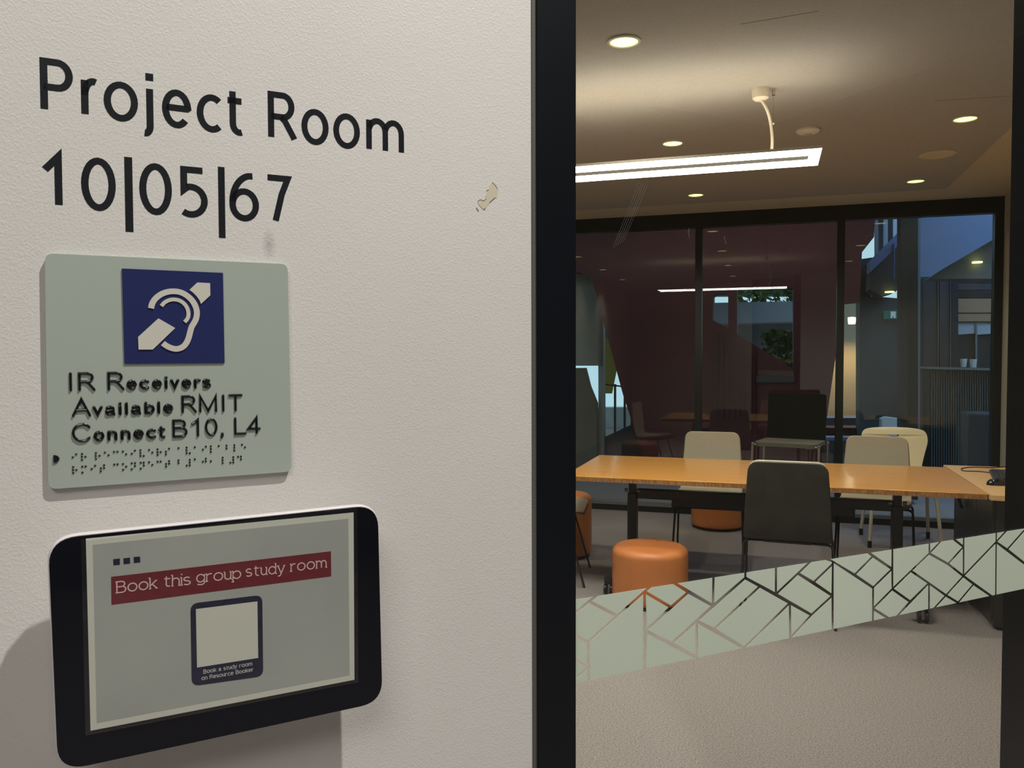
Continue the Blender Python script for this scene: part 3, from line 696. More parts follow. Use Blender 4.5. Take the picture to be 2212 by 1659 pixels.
    for P in faces:
        ch = True
        while ch and len(P) > 3:                            # drop vertices that barely leave the line of their neighbours
            ch = False
            for i in range(len(P)):
                a, b, c = P[i-1], P[i], P[(i+1)%len(P)]; ac = c-a
                if ac.length < 1e-6 or abs(ac.x*(b-a).y-ac.y*(b-a).x)/ac.length < 0.0016: P = P[:i]+P[i+1:]; ch = True; break
        O = list(P); n = len(P)                             # inset by clipping with each edge moved inwards
        for i in range(n):
            a, b = P[i], P[(i+1)%n]
            if (b-a).length < 0.0012: continue
            d = (b-a).normalized(); nn = Vector((-d.y, d.x))
            h = 0.0 if (online(a,ta,tb) and online(b,ta,tb)) or (online(a,ba,bb) and online(b,ba,bb)) else half
            c = a+nn*h; R_ = []
            for k in range(len(O)):
                p, q = O[k], O[(k+1)%len(O)]; dp, dq = (p-c).dot(nn), (q-c).dot(nn)
                if dp >= 0: R_.append(p)
                if dp*dq < 0: R_.append(p+(q-p)*(dp/(dp-dq)))
            O = R_
            if len(O) < 3: break
        if len(O) < 3: continue
        ar = sum(O[i].x*O[(i+1)%len(O)].y-O[(i+1)%len(O)].x*O[i].y for i in range(len(O)))/2
        if ar > 2e-6: out.append(O)
    return out
dc = decal(); 
td = thing('glass_decal_strip', 'band of pale green frosted film in angular pieces across the front glass', 'window decal', matrix=Matrix.Translation(Wp(0.8, -0.30)))
for P in dc: G().prism(P, 0.0003, WT(-0.0009)).obj('film_piece', M['decal'], td)
print('decal pieces', len(dc))
# scratches on the glass
g = G()
def scr(x0,y0,x1,y1,w=0.00018):
    a, b = Vector(uv(x0,y0)), Vector(uv(x1,y1)); d = (b-a).normalized(); n_ = Vector((-d.y,d.x))*w
    g.prism([a-n_,b-n_,b+n_,a+n_], 0.00005, WT(-0.0009))
for i in range(5): scr(1382+i*4.5, 392+i*2, 1325+i*5.5, 535-i*3, 0.00007)
for p in [(1487,498,1491,515),(1490,492,1489,500),(1511,1163,1513,1168),(1565,510,1570,527),(1420,1162,1423,1168),(1423,1168,1436,1165),(1796,1245,1798,1246)]: scr(*p)
tag(g.obj('glass_scratches', M['scratch'], w1), kind='stuff')

# ------------------------------------------------------------------ ceiling fittings
def downlight(x, y, label, r=0.055, on=True, en=36.0, pos=None):
    p = Vector(pos) if pos else at_z(x, y, HC); t = thing('downlight', label, 'ceiling light', (p.x, p.y, HC), group='recessed round downlights')
    G().lathe([(r*1.22,0.0),(r*1.22,-0.006),(r*1.05,-0.009),(r,-0.004),(r,0.0)], 28).obj('rim', M['rim'], t, local=True, smooth=True)
    G().lathe([(0.001,-0.0045),(r,-0.0045),(r,-0.002),(0.001,-0.002)], 28).obj('lens', M['downlight'], t, local=True)
    spot('downlight_beam', (p.x, p.y, HC-0.02), en, (1.0,0.90,0.72), 130, 0.05, 0.8)
    return t
downlight(1348,88,'round downlight nearest the top of the glass, above the pendant light')
downlight(1453,308,'round downlight just above the long pendant light')
downlight(1503,420,'small round downlight below the long pendant, near the back glazing')
downlight(2085,255,'upper round downlight at the right, above the flat ceiling speaker')
downlight(1978,390,'lower round downlight at the right, nearest the ceiling corner')
for xx, yy, lb in ((-2.35,4.92,'left-row downlight out of direct view, deepest into the room'),(-2.35,3.28,'left-row downlight out of direct view, middle of its row'),(-2.35,1.65,'left-row downlight out of direct view, nearest the front wall'),
    (-0.58,1.65,'middle-row downlight above the frame top, mirrored in the back glazing'),(1.0,3.28,'right-row downlight past the right frame, mirrored in the back glazing')):
    downlight(0, 0, lb, pos=(xx,yy,HC))
p = at_z(2025,333,HC)
t = thing('ceiling_speaker', 'flat unlit round ceiling speaker between the two right-hand downlights', 'speaker', (p.x,p.y,HC))
G().lathe([(0.10,0.0),(0.10,-0.006),(0.093,-0.009),(0.09,-0.006),(0.001,-0.006)], 32).obj('grille', M['ceil_white'], t, local=True, smooth=True)
G().lathe([(0.108,0.0),(0.108,-0.004),(0.100,-0.006),(0.100,0)], 32).obj('rim', M['ceil_white'], t, local=True, smooth=True)
p = at_z(1745,280,HC)
t = thing('smoke_detector', 'round white smoke detector on the ceiling beyond the pendant', 'smoke detector', (p.x,p.y,HC))
G().lathe([(0.062,0.0),(0.064,-0.010),(0.056,-0.019),(0.034,-0.024),(0.001,-0.025)], 28).obj('housing', M['white_plastic'], t, local=True, smooth=True)
G().lathe([(0.020,-0.024),(0.018,-0.031),(0.001,-0.033)], 20).obj('sensor', M['lamp_grey'], t, local=True, smooth=True)
# panel joints in the felt
for k, (a, b) in enumerate((((1600,52),(1768,24)), ((2020,218),(2186,207)))):
    A, B = at_z(*a, HC), at_z(*b, HC); d = (B-A).normalized(); s_ = Vector((-d.y,d.x,0))*0.0013
    structure(G().add([A-s_+ZV*0.001,B-s_+ZV*0.001,B+s_+ZV*0.001,A+s_+ZV*0.001,A-s_-ZV*0.0006,B-s_-ZV*0.0006,B+s_-ZV*0.0006,A+s_-ZV*0.0006],[(0,1,2,3),(4,7,6,5),(0,4,5,1),(1,5,6,2),(2,6,7,3),(3,7,4,0)]).obj('trim_%d'%(2+k), M['seam']))
# pendant -------------------------------------------------------------
HP = 2.335
pe = at_z(1778,319,HP); pf = at_z(1768,357,HP)
PY0, PY1 = pe.y, pf.y; PX1 = (pe.x+pf.x)/2; PX0 = -1.46
print('pendant', PY0, PY1, PX1, pf.x)
pen = thing('pendant_light', 'long white linear pendant light hanging over the table', 'pendant light', ((PX0+PX1)/2, (PY0+PY1)/2, HP))
wd = PY1-PY0; sl = wd*0.24
g = G()
for y0, y1 in ((PY0+0.003, (PY0+PY1)/2-sl/2), ((PY0+PY1)/2+sl/2, PY1-0.003)): g.box(PX0+0.01, y0, HP, PX1-0.004, y1, HP+0.004)
g.box(PX1-0.05, (PY0+PY1)/2-sl/2, HP, PX1-0.004, (PY0+PY1)/2+sl/2, HP+0.004); g.obj('diffuser', M['lamp'], pen)
G().box(PX0+0.01, (PY0+PY1)/2-sl/2+0.001, HP+0.0005, PX1-0.052, (PY0+PY1)/2+sl/2-0.001, HP+0.005).obj('centre_slot', M['lamp_slot'], pen)
g = G()
g.box(PX0, PY0-0.003, HP-0.001, PX1, PY0+0.003, HP+0.010); g.box(PX0, PY1-0.003, HP-0.001, PX1, PY1+0.003, HP+0.010); g.box(PX1-0.004, PY0, HP-0.001, PX1, PY1, HP+0.010); g.box(PX0, PY0, HP-0.001, PX0+0.004, PY1, HP+0.010)
g.obj('housing', M['white_plastic'], pen)
G().box(PX0+0.01, PY0+0.01, HP+0.006, PX1-0.01, PY1-0.01, HP+0.011).obj('uplight_diffuser', M['lamp_up'], pen)
pr_ = at_z(1643,192,HC)
T0 = Matrix.Translation((pr_.x, pr_.y, 0))
G().lathe([(0.040,HC),(0.041,HC-0.015),(0.038,HC-0.045),(0.026,HC-0.055),(0.001,HC-0.056)], 28, T0).obj('ceiling_rose', M['white_plastic'], pen, smooth=True)
pw = at_z(1671,192,HC); wy = (PY0+PY1)/2
G().lathe([(0.008,HC),(0.008,HC-0.030),(0.001,HC-0.031)], 12, Matrix.Translation((pw.x,pw.y,0))).obj('wire_anchor', M['chrome'], pen)
G().tube([(pw.x,pw.y,HC-0.03),(pw.x,pw.y,HP+0.011)], 0.0009, 5).obj('suspension_wire', M['chrome'], pen)
cab = smoothline([(pr_.x+0.005,pr_.y,HC-0.055),(pr_.x+0.03,pr_.y,HC-0.10),(pw.x-0.012,pw.y,HC-0.16),(pw.x-0.004,pw.y,HC-0.24),(pw.x-0.010,pw.y,HC-0.31),(pw.x-0.035,pw.y,HP+0.013)], 6)
G().tube(cab, 0.0075, 10).obj('power_cable', M['white_plastic'], pen, smooth=True)
for z in (HC-0.165, HC-0.30): G().lathe([(0.001,z-0.004),(0.005,z-0.004),(0.005,z+0.004),(0.001,z+0.004)], 10, Matrix.Translation((pw.x,pw.y,0))).obj('cable_clip', M['white_plastic'], pen)

# ------------------------------------------------------------------ meeting table
TX0, TX1, TY0, TY1, TZ = -1.175, 1.08, 4.70, 5.745, 0.73
tb = thing('meeting_table', 'long honey-coloured wooden meeting table in the middle of the room', 'table', ((TX0+TX1)/2, (TY0+TY1)/2, 0))
G().box(TX0, TY0, TZ-0.006, TX1, TY1, TZ, 0.0025).obj('tabletop', M['wood'], tb)
G().box(TX0+0.0008, TY0+0.0008, TZ-0.030, TX1-0.0008, TY1-0.0008, TZ-0.006).obj('edge_band', M['wood_edge'], tb)
LY = 5.22
for sx, xl in ((-1,-0.845),(1,0.725)):
    g = G().box(xl-0.022, LY-0.035, 0.52, xl+0.022, LY+0.035, TZ-0.03, 0.004)
    lg = g.obj('upper_post', M['steel'], tb)
    G().box(xl-0.029, LY-0.042, 0.10, xl+0.029, LY+0.042, 0.56, 0.005).obj('leg', M['steel'], tb)
    for s2 in (-1, 1):
        G().lathe([(0.001,0),(0.013,0),(0.013,0.02),(0.001,0.022)], 12, Matrix.Translation((xl+s2*0.03, LY-0.02, 0.575)) @ Matrix.Rotation(s2*pi/2, 4, 'Y')).obj('height_knob', M['alu'], tb)
    xf = xl+sx*0.075; G().box(xf-0.025, TY0+0.06, 0.075, xf+0.025, TY1-0.06, 0.115, 0.008).obj('foot_beam', M['steel'], tb)
    G().box(min(xf,xl)-0.01, LY-0.04, 0.08, max(xf,xl)+0.01, LY+0.04, 0.112, 0.003).obj('foot_bracket', M['steel'], tb)
    for yy in (TY0+0.09, TY1-0.09):
        cs = G(); cx = xl+sx*0.075; 
        for s3 in (-0.018, 0.018):
            cs.lathe([(0.001,-0.009),(0.030,-0.009),(0.034,-0.005),(0.034,0.005),(0.030,0.009),(0.001,0.009)], 20, Matrix.Translation((cx+s3, yy, 0.034)) @ Matrix.Rotation(pi/2, 4, 'Y'))
        c = cs.obj('caster', M['caster'], tb, smooth=True)
        G().box(min(cx, xl)-0.006, yy-0.018, 0.068, max(cx, xl)+0.006, yy+0.018, 0.082, 0.003).obj('caster_fork', M['steel'], tb)
G().box(-0.815, LY-0.03, 0.525, 0.70, LY+0.03, 0.585, 0.004).obj('cross_beam', M['steel'], tb)
G().box(-0.60, LY+0.03, 0.465, 0.50, LY+0.20, 0.525, 0.01).obj('cable_tray', M['steel'], tb)

# desk at the right
dk = thing('computer_desk', 'pale beech desk with a graphite cabinet under it, against the right wall', 'desk', (1.45, 5.25, 0))
DX0, DX1, DY0, DY1 = 1.086, XR-0.014, 4.66, 5.86
G().box(DX0, DY0, TZ-0.028, DX1, DY1, TZ+0.001, 0.003).obj('desktop', M['desk'], dk)
G().box(1.13, DY0+0.10, 0.02, DX1-0.02, DY1-0.18, TZ-0.029, 0.003).obj('cabinet_body', M['cab'], dk)
for y0, y1 in ((DY0+0.105, 5.10), (5.106, DY1-0.185)):
    d = G().box(1.117, y0, 0.05, 1.131, y1, TZ-0.04, 0.002).obj('side_panel', M['cab'], dk)
G().box(1.20, DY0+0.088, 0.05, DX1-0.03, DY0+0.101, TZ-0.04, 0.002).obj('door', M['cab'], dk)
G().tube(bend([(1.26,DY0+0.088,0.30),(1.26,DY0+0.06,0.30),(1.26,DY0+0.06,0.18),(1.26,DY0+0.088,0.18)],0.01,3), 0.005, 8).obj('door_handle', M['chrome'], dk, smooth=True)
# black cable bundle hanging at the side of the cabinet
q = at_y(2090,1072,5.42)
cb = G()
for k in range(3): cb.tube(smoothline([(1.098,5.40+k*0.012,TZ-0.03),(1.088-k*0.004,5.40+k*0.01,0.63),(1.092,5.385+k*0.012,0.57),(1.098,5.36+k*0.02,0.54)],5), 0.007, 7)
tag(cb.obj('cable_bundle', M['black'], smooth=True), 'short black cable bundle hanging from the desk underside beside the cabinet', 'cable')
# keyboard, mouse, cable
kp = at_z(2152,1027,TZ+0.01)
kb = thing('computer_keyboard', 'dark grey keyboard on the pale desk', 'keyboard', (kp.x+0.045, kp.y, TZ+0.001), R(80))
G().box(-0.21,-0.07,0,0.21,0.07,0.016,0.005).obj('keyboard_base', M['key'], kb, local=True)
g = G()
for i in range(14):
    for j in range(5): g.box(-0.203+i*0.029,-0.062+j*0.025,0.016,-0.203+i*0.029+0.025,-0.062+j*0.025+0.021,0.021,0.0)
tag(g.obj('keys', M['key'], kb, local=True), kind='stuff')
mp_ = at_z(2148,1047,TZ+0.005)
ms = thing('computer_mouse', 'rounded black computer mouse at the front of the pale desk', 'mouse', (mp_.x+0.02, mp_.y+0.02, TZ+0.001), R(12))
g = G(); n1, n2 = 16, 6; vs = []; fs = []
for j in range(n2+1):
    th = pi/2*j/n2
    for i in range(n1): a = 2*pi*i/n1; vs.append(Vector((0.058*cos(a)*cos(th)**0.6, 0.034*sin(a)*cos(th)**0.6, 0.036*sin(th))))
for j in range(n2):
    for i in range(n1): k = (i+1)%n1; fs.append((j*n1+i,j*n1+k,(j+1)*n1+k,(j+1)*n1+i))
fs.append(tuple(range(n1))); g.add(vs, fs).obj('mouse_body', M['black_gloss'], ms, local=True, smooth=True)
G().box(0.02,-0.003,0.027,0.042,0.003,0.036,0.002).obj('scroll_wheel', M['steel'], ms, local=True)
cp_ = [at_z(x,y,TZ+0.004) for x,y in ((2175,1008),(2140,1010),(2100,1009),(2078,1012),(2082,1017),(2110,1018),(2140,1021))]
tag(G().tube(smoothline([tuple(p) for p in cp_],5), 0.003, 6).obj('keyboard_cable', M['black'], smooth=True), 'thin black cable looped on the pale desk behind the keyboard', 'cable')

# ------------------------------------------------------------------ chairs
def sheet(prof, r_end, thick, nx=12, bow=0.0, cup=0.0):
    """a bent sheet: prof = [(y, z, halfwidth)], rounded at both ends; returns G in local space"""
    P = smoothline([(a,b,c) for a,b,c in prof], 5); n = len(P)
    L = [0.0]
    for i in range(1,n): L.append(L[-1]+hypot(P[i][0]-P[i-1][0], P[i][1]-P[i-1][1]))
    tot = L[-1]; keep = []
    rows = []
    ends = [0, r_end*0.08, r_end*0.3, r_end*0.6, r_end]
    ss = sorted(set([round(x,5) for x in ends+[tot-e for e in ends]+[l for l in L if r_end < l < tot-r_end]]))
    def at(s):
        for i in range(1,n):
            if s <= L[i]+1e-9:
                t = (s-L[i-1])/max(L[i]-L[i-1],1e-9); return P[i-1].lerp(P[i], t), (P[i]-P[i-1])
        return P[-1], P[-1]-P[-2]
    for s in ss:
        p, d = at(s); e = min(s, tot-s); w = p[2]
        if e < r_end: w = w - r_end + math.sqrt(max(0, r_end**2-(r_end-e)**2))
        tn = Vector((d[0],d[1])).normalized(); nn = Vector((-tn.y, tn.x))   # normal in yz
        rows.append((p[0],p[1],w,nn))
    g = G(); m = nx+1; vs = []; fs = []
    for side in (0,1):
        for (y,z,w,nn) in rows:
            for i in range(m):
                t = -1+2*i/nx; x = w*t; c = cup*(t*t)
                o = nn*((-thick/2 if side else thick/2) + c)
                vs.append(Vector((x, y+o.x, z+o.y)))
    K = len(rows)
    for side in (0,1):
        for r in range(K-1):
            for i in range(nx):
                a = side*K*m+r*m+i; f = (a,a+1,a+m+1,a+m); fs.append(f if side else f[::-1])
    for r in range(K-1):
        for i in (0,nx): a = r*m+i; fs.append((a,a+m,a+m+K*m,a+K*m))
    for r in (0,K-1):
        for i in range(nx): a = r*m+i; fs.append((a,a+1,a+1+K*m,a+K*m))
    return g.add(vs, fs)
def sub(o, lv=1):
    md = o.modifiers.new('smooth','SUBSURF'); md.levels = lv; md.render_levels = lv; return o
SHELL = [(0.215,0.450,0.205),(0.15,0.462,0.220),(0.0,0.452,0.226),(-0.12,0.448,0.226),(-0.18,0.470,0.226),(-0.208,0.54,0.222),(-0.225,0.66,0.214),(-0.238,0.78,0.205),(-0.243,0.865,0.198)]
def shell_chair(name, label, loc, rz, shell_m, pad_m, leg_m, group=None, k=1.0):
    """local +y is where the sitter looks"""
    t = thing(name, label, 'chair', loc, rz, group)
    SH = [(a,b*k,c) for a,b,c in SHELL]
    sub(sheet(SH, 0.045, 0.012).obj('shell', shell_m, t, local=True, smooth=True))
    pad = [(y+0.012*(1 if z > 0.5 else 0), z+0.012*(1 if z < 0.5 else 0), w-0.002) for y,z,w in SH]
    pad[-1] = (pad[-1][0], 0.872*k, pad[-1][2]); 
    sub(sheet([(y+0.004 if z>0.5 else y, z+(0.004 if z<0.5 else 0), w) for y,z,w in pad], 0.045, 0.022).obj('upholstery', pad_m, t, local=True, smooth=True))
    for sx in (-1,1):
        for sy, y0, y1 in ((1,0.10,0.22),(-1,-0.10,-0.14)):
            pts = bend([(sx*0.10,y0,0.432*k),(sx*0.228,y0,0.430*k),(sx*0.243,y1,0.0)], 0.035, 5)
            G().tube(pts, 0.0075, 8).obj('leg', leg_m, t, local=True, smooth=True)
    g = G().box(-0.12,-0.13,0.428*k,0.12,0.13,0.441*k,0.003); g.obj('seat_plate', leg_m, t, local=True)
    return t
# front chair seen from behind
shell_chair('dining_chair', 'charcoal-backed chair seen from behind at the front of the table', (0.105, 4.66, 0), R(-3), M['char'], M['grey_fab'], M['steel'], k=1.03)
shell_chair('dining_chair', 'beige upholstered chair behind the table, left of the dark high chair', (-0.405, 5.93, 0), R(180), M['grey_fab'], M['grey_fab'], M['steel'], k=1.012)
shell_chair('dining_chair', 'beige upholstered chair behind the table, in front of the white plastic chair', (0.685, 5.90, 0), R(172), M['grey_fab'], M['grey_fab'], M['steel'], k=1.012)
shell_chair('dining_chair', 'grey chair cut off by the black frame at the left end of the table', (-1.345, 5.10, 0), R(-82), M['seat_fab'], M['grey_fab'], M['steel'])

# dark high chair by the glass
hc = thing('high_chair', 'dark high chair with chrome legs standing by the back glazing', 'chair', (0.165, 6.90, 0), R(180-14))
g = G().prism(rrect(-0.24,-0.19,0.24,0.22,0.05), 0.03, lambda p: Vector((p[0],p[1],0.725+p[2]+0.02*(p[1]/0.2)**2*0))); g.obj('seat', M['seat_fab'], hc, local=True)
g = G().prism(rrect(-0.232,0.0,0.232,0.385,0.02), 0.025, lambda p: Vector((p[0],-0.185-p[2]-0.05*p[1],0.745+p[1]))); g.obj('backrest', M['dark_fab'], hc, local=True)
for sx in (-1,1):
    for y in (-0.17, 0.19):
        G().tube(bend([(sx*0.16,y,0.722),(sx*0.255,y,0.735),(sx*0.268,y*1.12,0.0)],0.02,4), 0.009, 8).obj('leg', M['chrome'], hc, local=True, smooth=True)
        G().lathe([(0.001,-0.012),(0.013,-0.012),(0.015,0),(0.013,0.012),(0.001,0.012)], 12, Matrix.Translation((sx*0.252,y,0.738))).obj('leg_joint', M['chrome'], hc, local=True, smooth=True)
for sx in (-1,1): G().tube([(sx*0.262,-0.18,0.25),(sx*0.262,0.20,0.25)],0.007,8).obj('foot_rail', M['chrome'], hc, local=True, smooth=True)
G().tube([(-0.262,0.20,0.25),(0.262,0.20,0.25)],0.007,8).obj('foot_rail', M['chrome'], hc, local=True, smooth=True)

# white plastic chair with a handle slot
wc = thing('plastic_chair', 'cream white plastic chair with a handle slot, by the back glazing at the right', 'chair', (0.965, 6.80, 0), R(182))
slot = [(0.042*cos(R(a)), 0.315+0.020*sin(R(a))) for a in range(0,-181,-20)]
def backmap(p):
    x, z, c = p; y = -0.215-0.10*(z/0.38)**1.0 - c + 0.25*x*x
    return Vector((x, y, 0.495+z))
def outline():
    out = []
    for x, z in [(0.175,-0.01),(0.19,0.06),(0.215,0.16),(0.240,0.25),(0.243,0.295),(0.232,0.335),(0.20,0.358),(0.12,0.370),(0.0,0.374)]: out.append((x,z))
    o2 = [tuple(p) for p in smoothline(out,4)]
    return o2 + [(-x,z) for x,z in reversed(o2[:-1])]
G().prism([outline(), slot], 0.012, backmap).obj('backrest', M['cream'], wc, local=True)
sub(sheet([(0.22,0.440,0.20),(0.15,0.455,0.225),(0.0,0.448,0.23),(-0.14,0.452,0.215),(-0.21,0.475,0.15)],0.05,0.012).obj('seat', M['cream'], wc, local=True, smooth=True))
for sx in (-1,1):
    for y0, y1 in ((0.15,0.23),(-0.14,-0.22)):
        l = G().tube(bend([(sx*0.13,y0,0.436),(sx*0.215,y0,0.434),(sx*0.245,y1,0.05)],0.03,4), 0.013, 8).obj('leg', M['cream_leg'], wc, local=True, smooth=True)
        G().lathe([(0.001,0),(0.015,0),(0.015,0.052),(0.001,0.052)], 12, Matrix.Translation((sx*0.2455,y1,0))).obj('foot', M['black'], wc, local=True)

# ottomans
def ottoman(label, x, y, r, h):
    t = thing('ottoman', label, 'ottoman', (x,y,0), group=None)
    k = 0.045
    prof = [(r*0.985,0.012),(r,0.03)] + [(r, z) for z in (0.1, h*0.5, h-k-0.02)] + [(r-k+k*cos(R(a)), h-k+k*sin(R(a))*0.95) for a in range(0,91,15)] + [(r*0.5,h+0.004),(0.001,h+0.006)]
    sub(G().lathe(prof, 40).obj('cover', M['orange'], t, local=True, smooth=True))
    G().lathe([(r*0.93,0),(r*0.93,0.014),(0.001,0.014)], 32).obj('base', M['black'], t, local=True)
    G().tube([(( r-0.001)*cos(R(250)), (r-0.001)*sin(R(250)), z) for z in (0.02, h*0.5, h-k)], 0.002, 6).obj('seam', M['orange'], t, local=True)
ottoman('low round orange leather ottoman in front of the table leg', -0.665, 4.74, 0.222, 0.335)
ottoman('tall round orange ottoman cut off at the left end of the table', -1.435, 5.68, 0.215, 0.45)
ottoman('round orange ottoman under the far side of the table by the glazing', -0.41, 6.98, 0.22, 0.45)

# ------------------------------------------------------------------ beyond the back glazing
def px(P, Y): return [at_y(x, y, Y) for x, y in P]
def YT(Y): return lambda p: Vector((p[0], Y+p[2], p[1]))
def panel(name, P, Y, d, m, parent=None, holes=()):
    return G().prism([px(P, Y)]+[px(h, Y) for h in holes], d, YT(Y)).obj(name, m, parent)
RW = 9.6
structure(panel('wall_back', [(760,380),(1895,380),(1888,512),(1862,545),(1857,652),(1824,655),(1812,722),(1786,903),(1772,1042),(1415,1050),(1385,972),(1345,850),(1302,690),(1282,612),(1272,596),(1250,588),(760,585)], RW, 0.25, M['red_wall'],
   holes=([(1540,692),(1541,640),(1548,634),(1573,634),(1573,708)], [(1592,622),(1713,622),(1714,797),(1592,722)])))
# battens on the red cladding
t = thing('batten_screen', 'group of thin vertical battens on the dark red wall, left of the dark high chair', 'wall battens', (*[0.0, RW-0.03], 0.8))
for i in range(8):
    x = 1546+i*11.5; yt = 715+i*7
    P = px([(x,yt),(x+3.5,yt+2),(x+3.5,905),(x,905)], RW-0.03); G().prism(P, 0.03, YT(RW-0.03)).obj('batten', M['red_dark'], t)
tag(panel('noticeboard', [(1633,812),(1716,812),(1716,826),(1633,826)], RW-0.02, 0.02, M['conc_dark']), 'narrow grey strip fixed low on the red wall', 'wall strip')
# atrium roof and side wall
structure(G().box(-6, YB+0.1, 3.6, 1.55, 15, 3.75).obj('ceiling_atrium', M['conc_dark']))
structure(G().box(-5.2, YB+0.1, 0, -5.0, RW+4, 3.6).obj('wall_atrium', M['conc']))
structure(G().box(6.6, YB+0.1, 0, 6.8, 20, 6).obj('wall_east', M['slate']))
# left: exterior glazing glimpse
tag(panel('round_column', [(760,588),(1250,586),(1272,596),(1285,618),(1292,650),(1292,790),(760,790)], 9.9, 0.15, M['conc']), 'grey canted panel at the far left behind the glazing', 'wall panel')
tag(panel('low_wall', [(760,800),(1262,795),(1272,835),(1287,872),(1290,1050),(760,1050)], 10.0, 0.15, M['conc_dark']), 'dark low wall at the far left behind the glazing', 'wall')
tag(panel('steel_column', [(1292,640),(1303,660),(1305,1045),(1293,1045)], 10.1, 0.12, M['alu']), 'slim grey steel column at the left edge of the bright outdoor view', 'column')
tag(panel('window_sill_wall', [(1304,945),(1390,905),(1420,1045),(1304,1045)], 10.2, 0.12, M['slate_dark']), 'dark sloping upstand under the bright outdoor view', 'wall')
rl = thing('street_railing', 'dark railing posts in the bright outdoor view at the left', 'railing', (-1.6, 12.0, 0))
for x in (1326, 1347, 1362): panel('post', [(x,830),(x+4,830),(x+4,1020),(x,1020)], 12.0, 0.05, M['slate'], rl)
panel('rail', [(1300,828),(1380,838),(1380,841),(1300,831)], 12.0, 0.05, M['slate_dark'], rl)
bn = thing('street_banner', 'yellow banner with a blue band outdoors at the left', 'banner', (-2.0, 14.0, 1.5))
panel('cloth', [(1302,680),(1318,680),(1336,780),(1322,850),(1302,850)], 14.0, 0.02, M['yellow'], bn)
panel('pole', [(1303,850),(1306,850),(1306,1012),(1303,1012)], 14.0, 0.03, M['alu'], bn)
panel('band', [(1302,714),(1322,714),(1326,730),(1302,730)], 13.97, 0.02, M['blue'], bn)
tag(panel('shopfront', [(1296,880),(1400,880),(1400,1010),(1296,1010)], 16.0, 0.3, M['paving']), 'pale low building outdoors beyond the railing', 'building')
# window view: canopy, road, hedge
tag(panel('awning', [(1500,655),(1740,650),(1740,694),(1500,700)], 15.0, 0.68, M['canvas']), 'white canopy seen through the opening in the red wall', 'canopy')
tag(panel('street', [(1500,700),(1740,694),(1740,1040),(1500,1040)], 15.7, 0.3, M['asphalt']), 'grey street bank seen through the opening in the red wall', 'street')
def bush(label, x0, x1, y0, y1, Y, n=260):
    a = px([(x0,y0),(x1,y1)], Y); g = G()
    for i in range(n):
        x = random.uniform(a[0][0], a[1][0]); z = random.uniform(a[1][1], a[0][1]); y = Y+random.uniform(-.15,.15); s = random.uniform(.05,.1)
        b = Vector((random.uniform(-1,1),random.uniform(-1,1),random.uniform(-1,1))).normalized()*s; c = b.cross(Vector((0.3,0.5,0.8))).normalized()*s*0.6
        p = Vector((x,y,z)); g.add([p-b,p+c,p+b,p-c],[(0,1,2,3)])
    g.tube([((a[0][0]+a[1][0])/2, Y, 0), ((a[0][0]+a[1][0])/2, Y, a[0][1]-0.1)], 0.04, 6)
    return tag(g.obj('shrub', M['leaf']), label, 'shrub', kind='stuff')
bush('leafy treetop above the white canopy in the opening of the red wall', 1585, 1720, 610, 660, 16.2)
bush('green shrub at the lower right of the opening in the red wall', 1650, 1720, 715, 810, 14.2, 300)
structure(panel('wall_street', [(1230,560),(1760,560),(1760,640),(1230,640)], 17.5, 0.2, M['slate']))
# right: warm lobby strip
tag(panel('lobby_wall', [(1780,640),(1849,640),(1849,906),(1780,906)], 14.0, 0.2, M['cream_wall']), 'cream lobby wall glowing behind the third mullion', 'wall')
tag(panel('tall_window_strip', [(1849,690),(1859,690),(1859,1000),(1849,1000)], 13.98, 0.02, M['glass']), 'narrow bright strip at the right of the cream lobby wall', 'window strip')
lsp = at_y(1840, 700, 13.4)
tag(G().lathe([(0.001,0),(0.05,0),(0.06,0.10),(0.001,0.11)], 16, Matrix.Translation((lsp[0],13.4,lsp[1]))).obj('wall_spotlight', mat('spot_lens',(0.9,0.8,0.6),0.5,emit=(1.0,0.75,0.45),es=6.0)), 'small warm spotlight on the cream lobby wall', 'spotlight')
spot('lobby_spot', (lsp[0], 13.3, lsp[1]), 55, (1.0,0.62,0.30), 150, 0.05)
tag(panel('lobby_step', [(1770,903),(1862,903),(1862,1015),(1770,1015)], 12.6, 0.5, M['blue_lit_tint']), 'pale step at the foot of the cream lobby wall', 'step')
tag(panel('red_plinth', [(1770,924),(1860,924),(1860,1022),(1770,1022)], 12.0, 0.4, M['red_wall']), 'dark red plinth below the pale lobby step', 'plinth')
kb_ = thing('low_kerb', 'low dark kerb with a thin pale edge below the dark red plinth', 'kerb', (*[at_y(1860,950,11.7)[0], 11.7], 0))
panel('edge_strip', [(1765,945),(1960,945),(1960,952),(1765,952)], 11.29, 0.25, M['blue_lit_tint'], kb_)
panel('kerb_face', [(1765,952),(1960,952),(1960,1032),(1765,1032)], 11.3, 0.25, M['slate'], kb_)
# slate pillar with exit sign
tag(panel('slate_pillar', [(1857,560),(1885,556),(1880,600),(1882,640),(1950,645),(1950,1040),(1857,1040)], 11.62, 0.5, M['slate']), 'broad slate-grey pillar beyond the glass with the green exit sign', 'pillar')
ex = thing('exit_sign', 'small green exit sign with a white running figure on the slate pillar', 'exit sign', (*[at_y(1930,700,11.57)[0], 11.57], at_y(1930,690,11.57)[1]))
panel('sign_face', [(1909,671),(1951,670),(1951,689),(1909,689)], 11.57, 0.05, M['green'], ex)
panel('running_figure', [(1924,673),(1935,673),(1935,687),(1931,687),(1930,681),(1927,687),(1924,687)], 11.56, 0.01, M['exit_white'], ex)
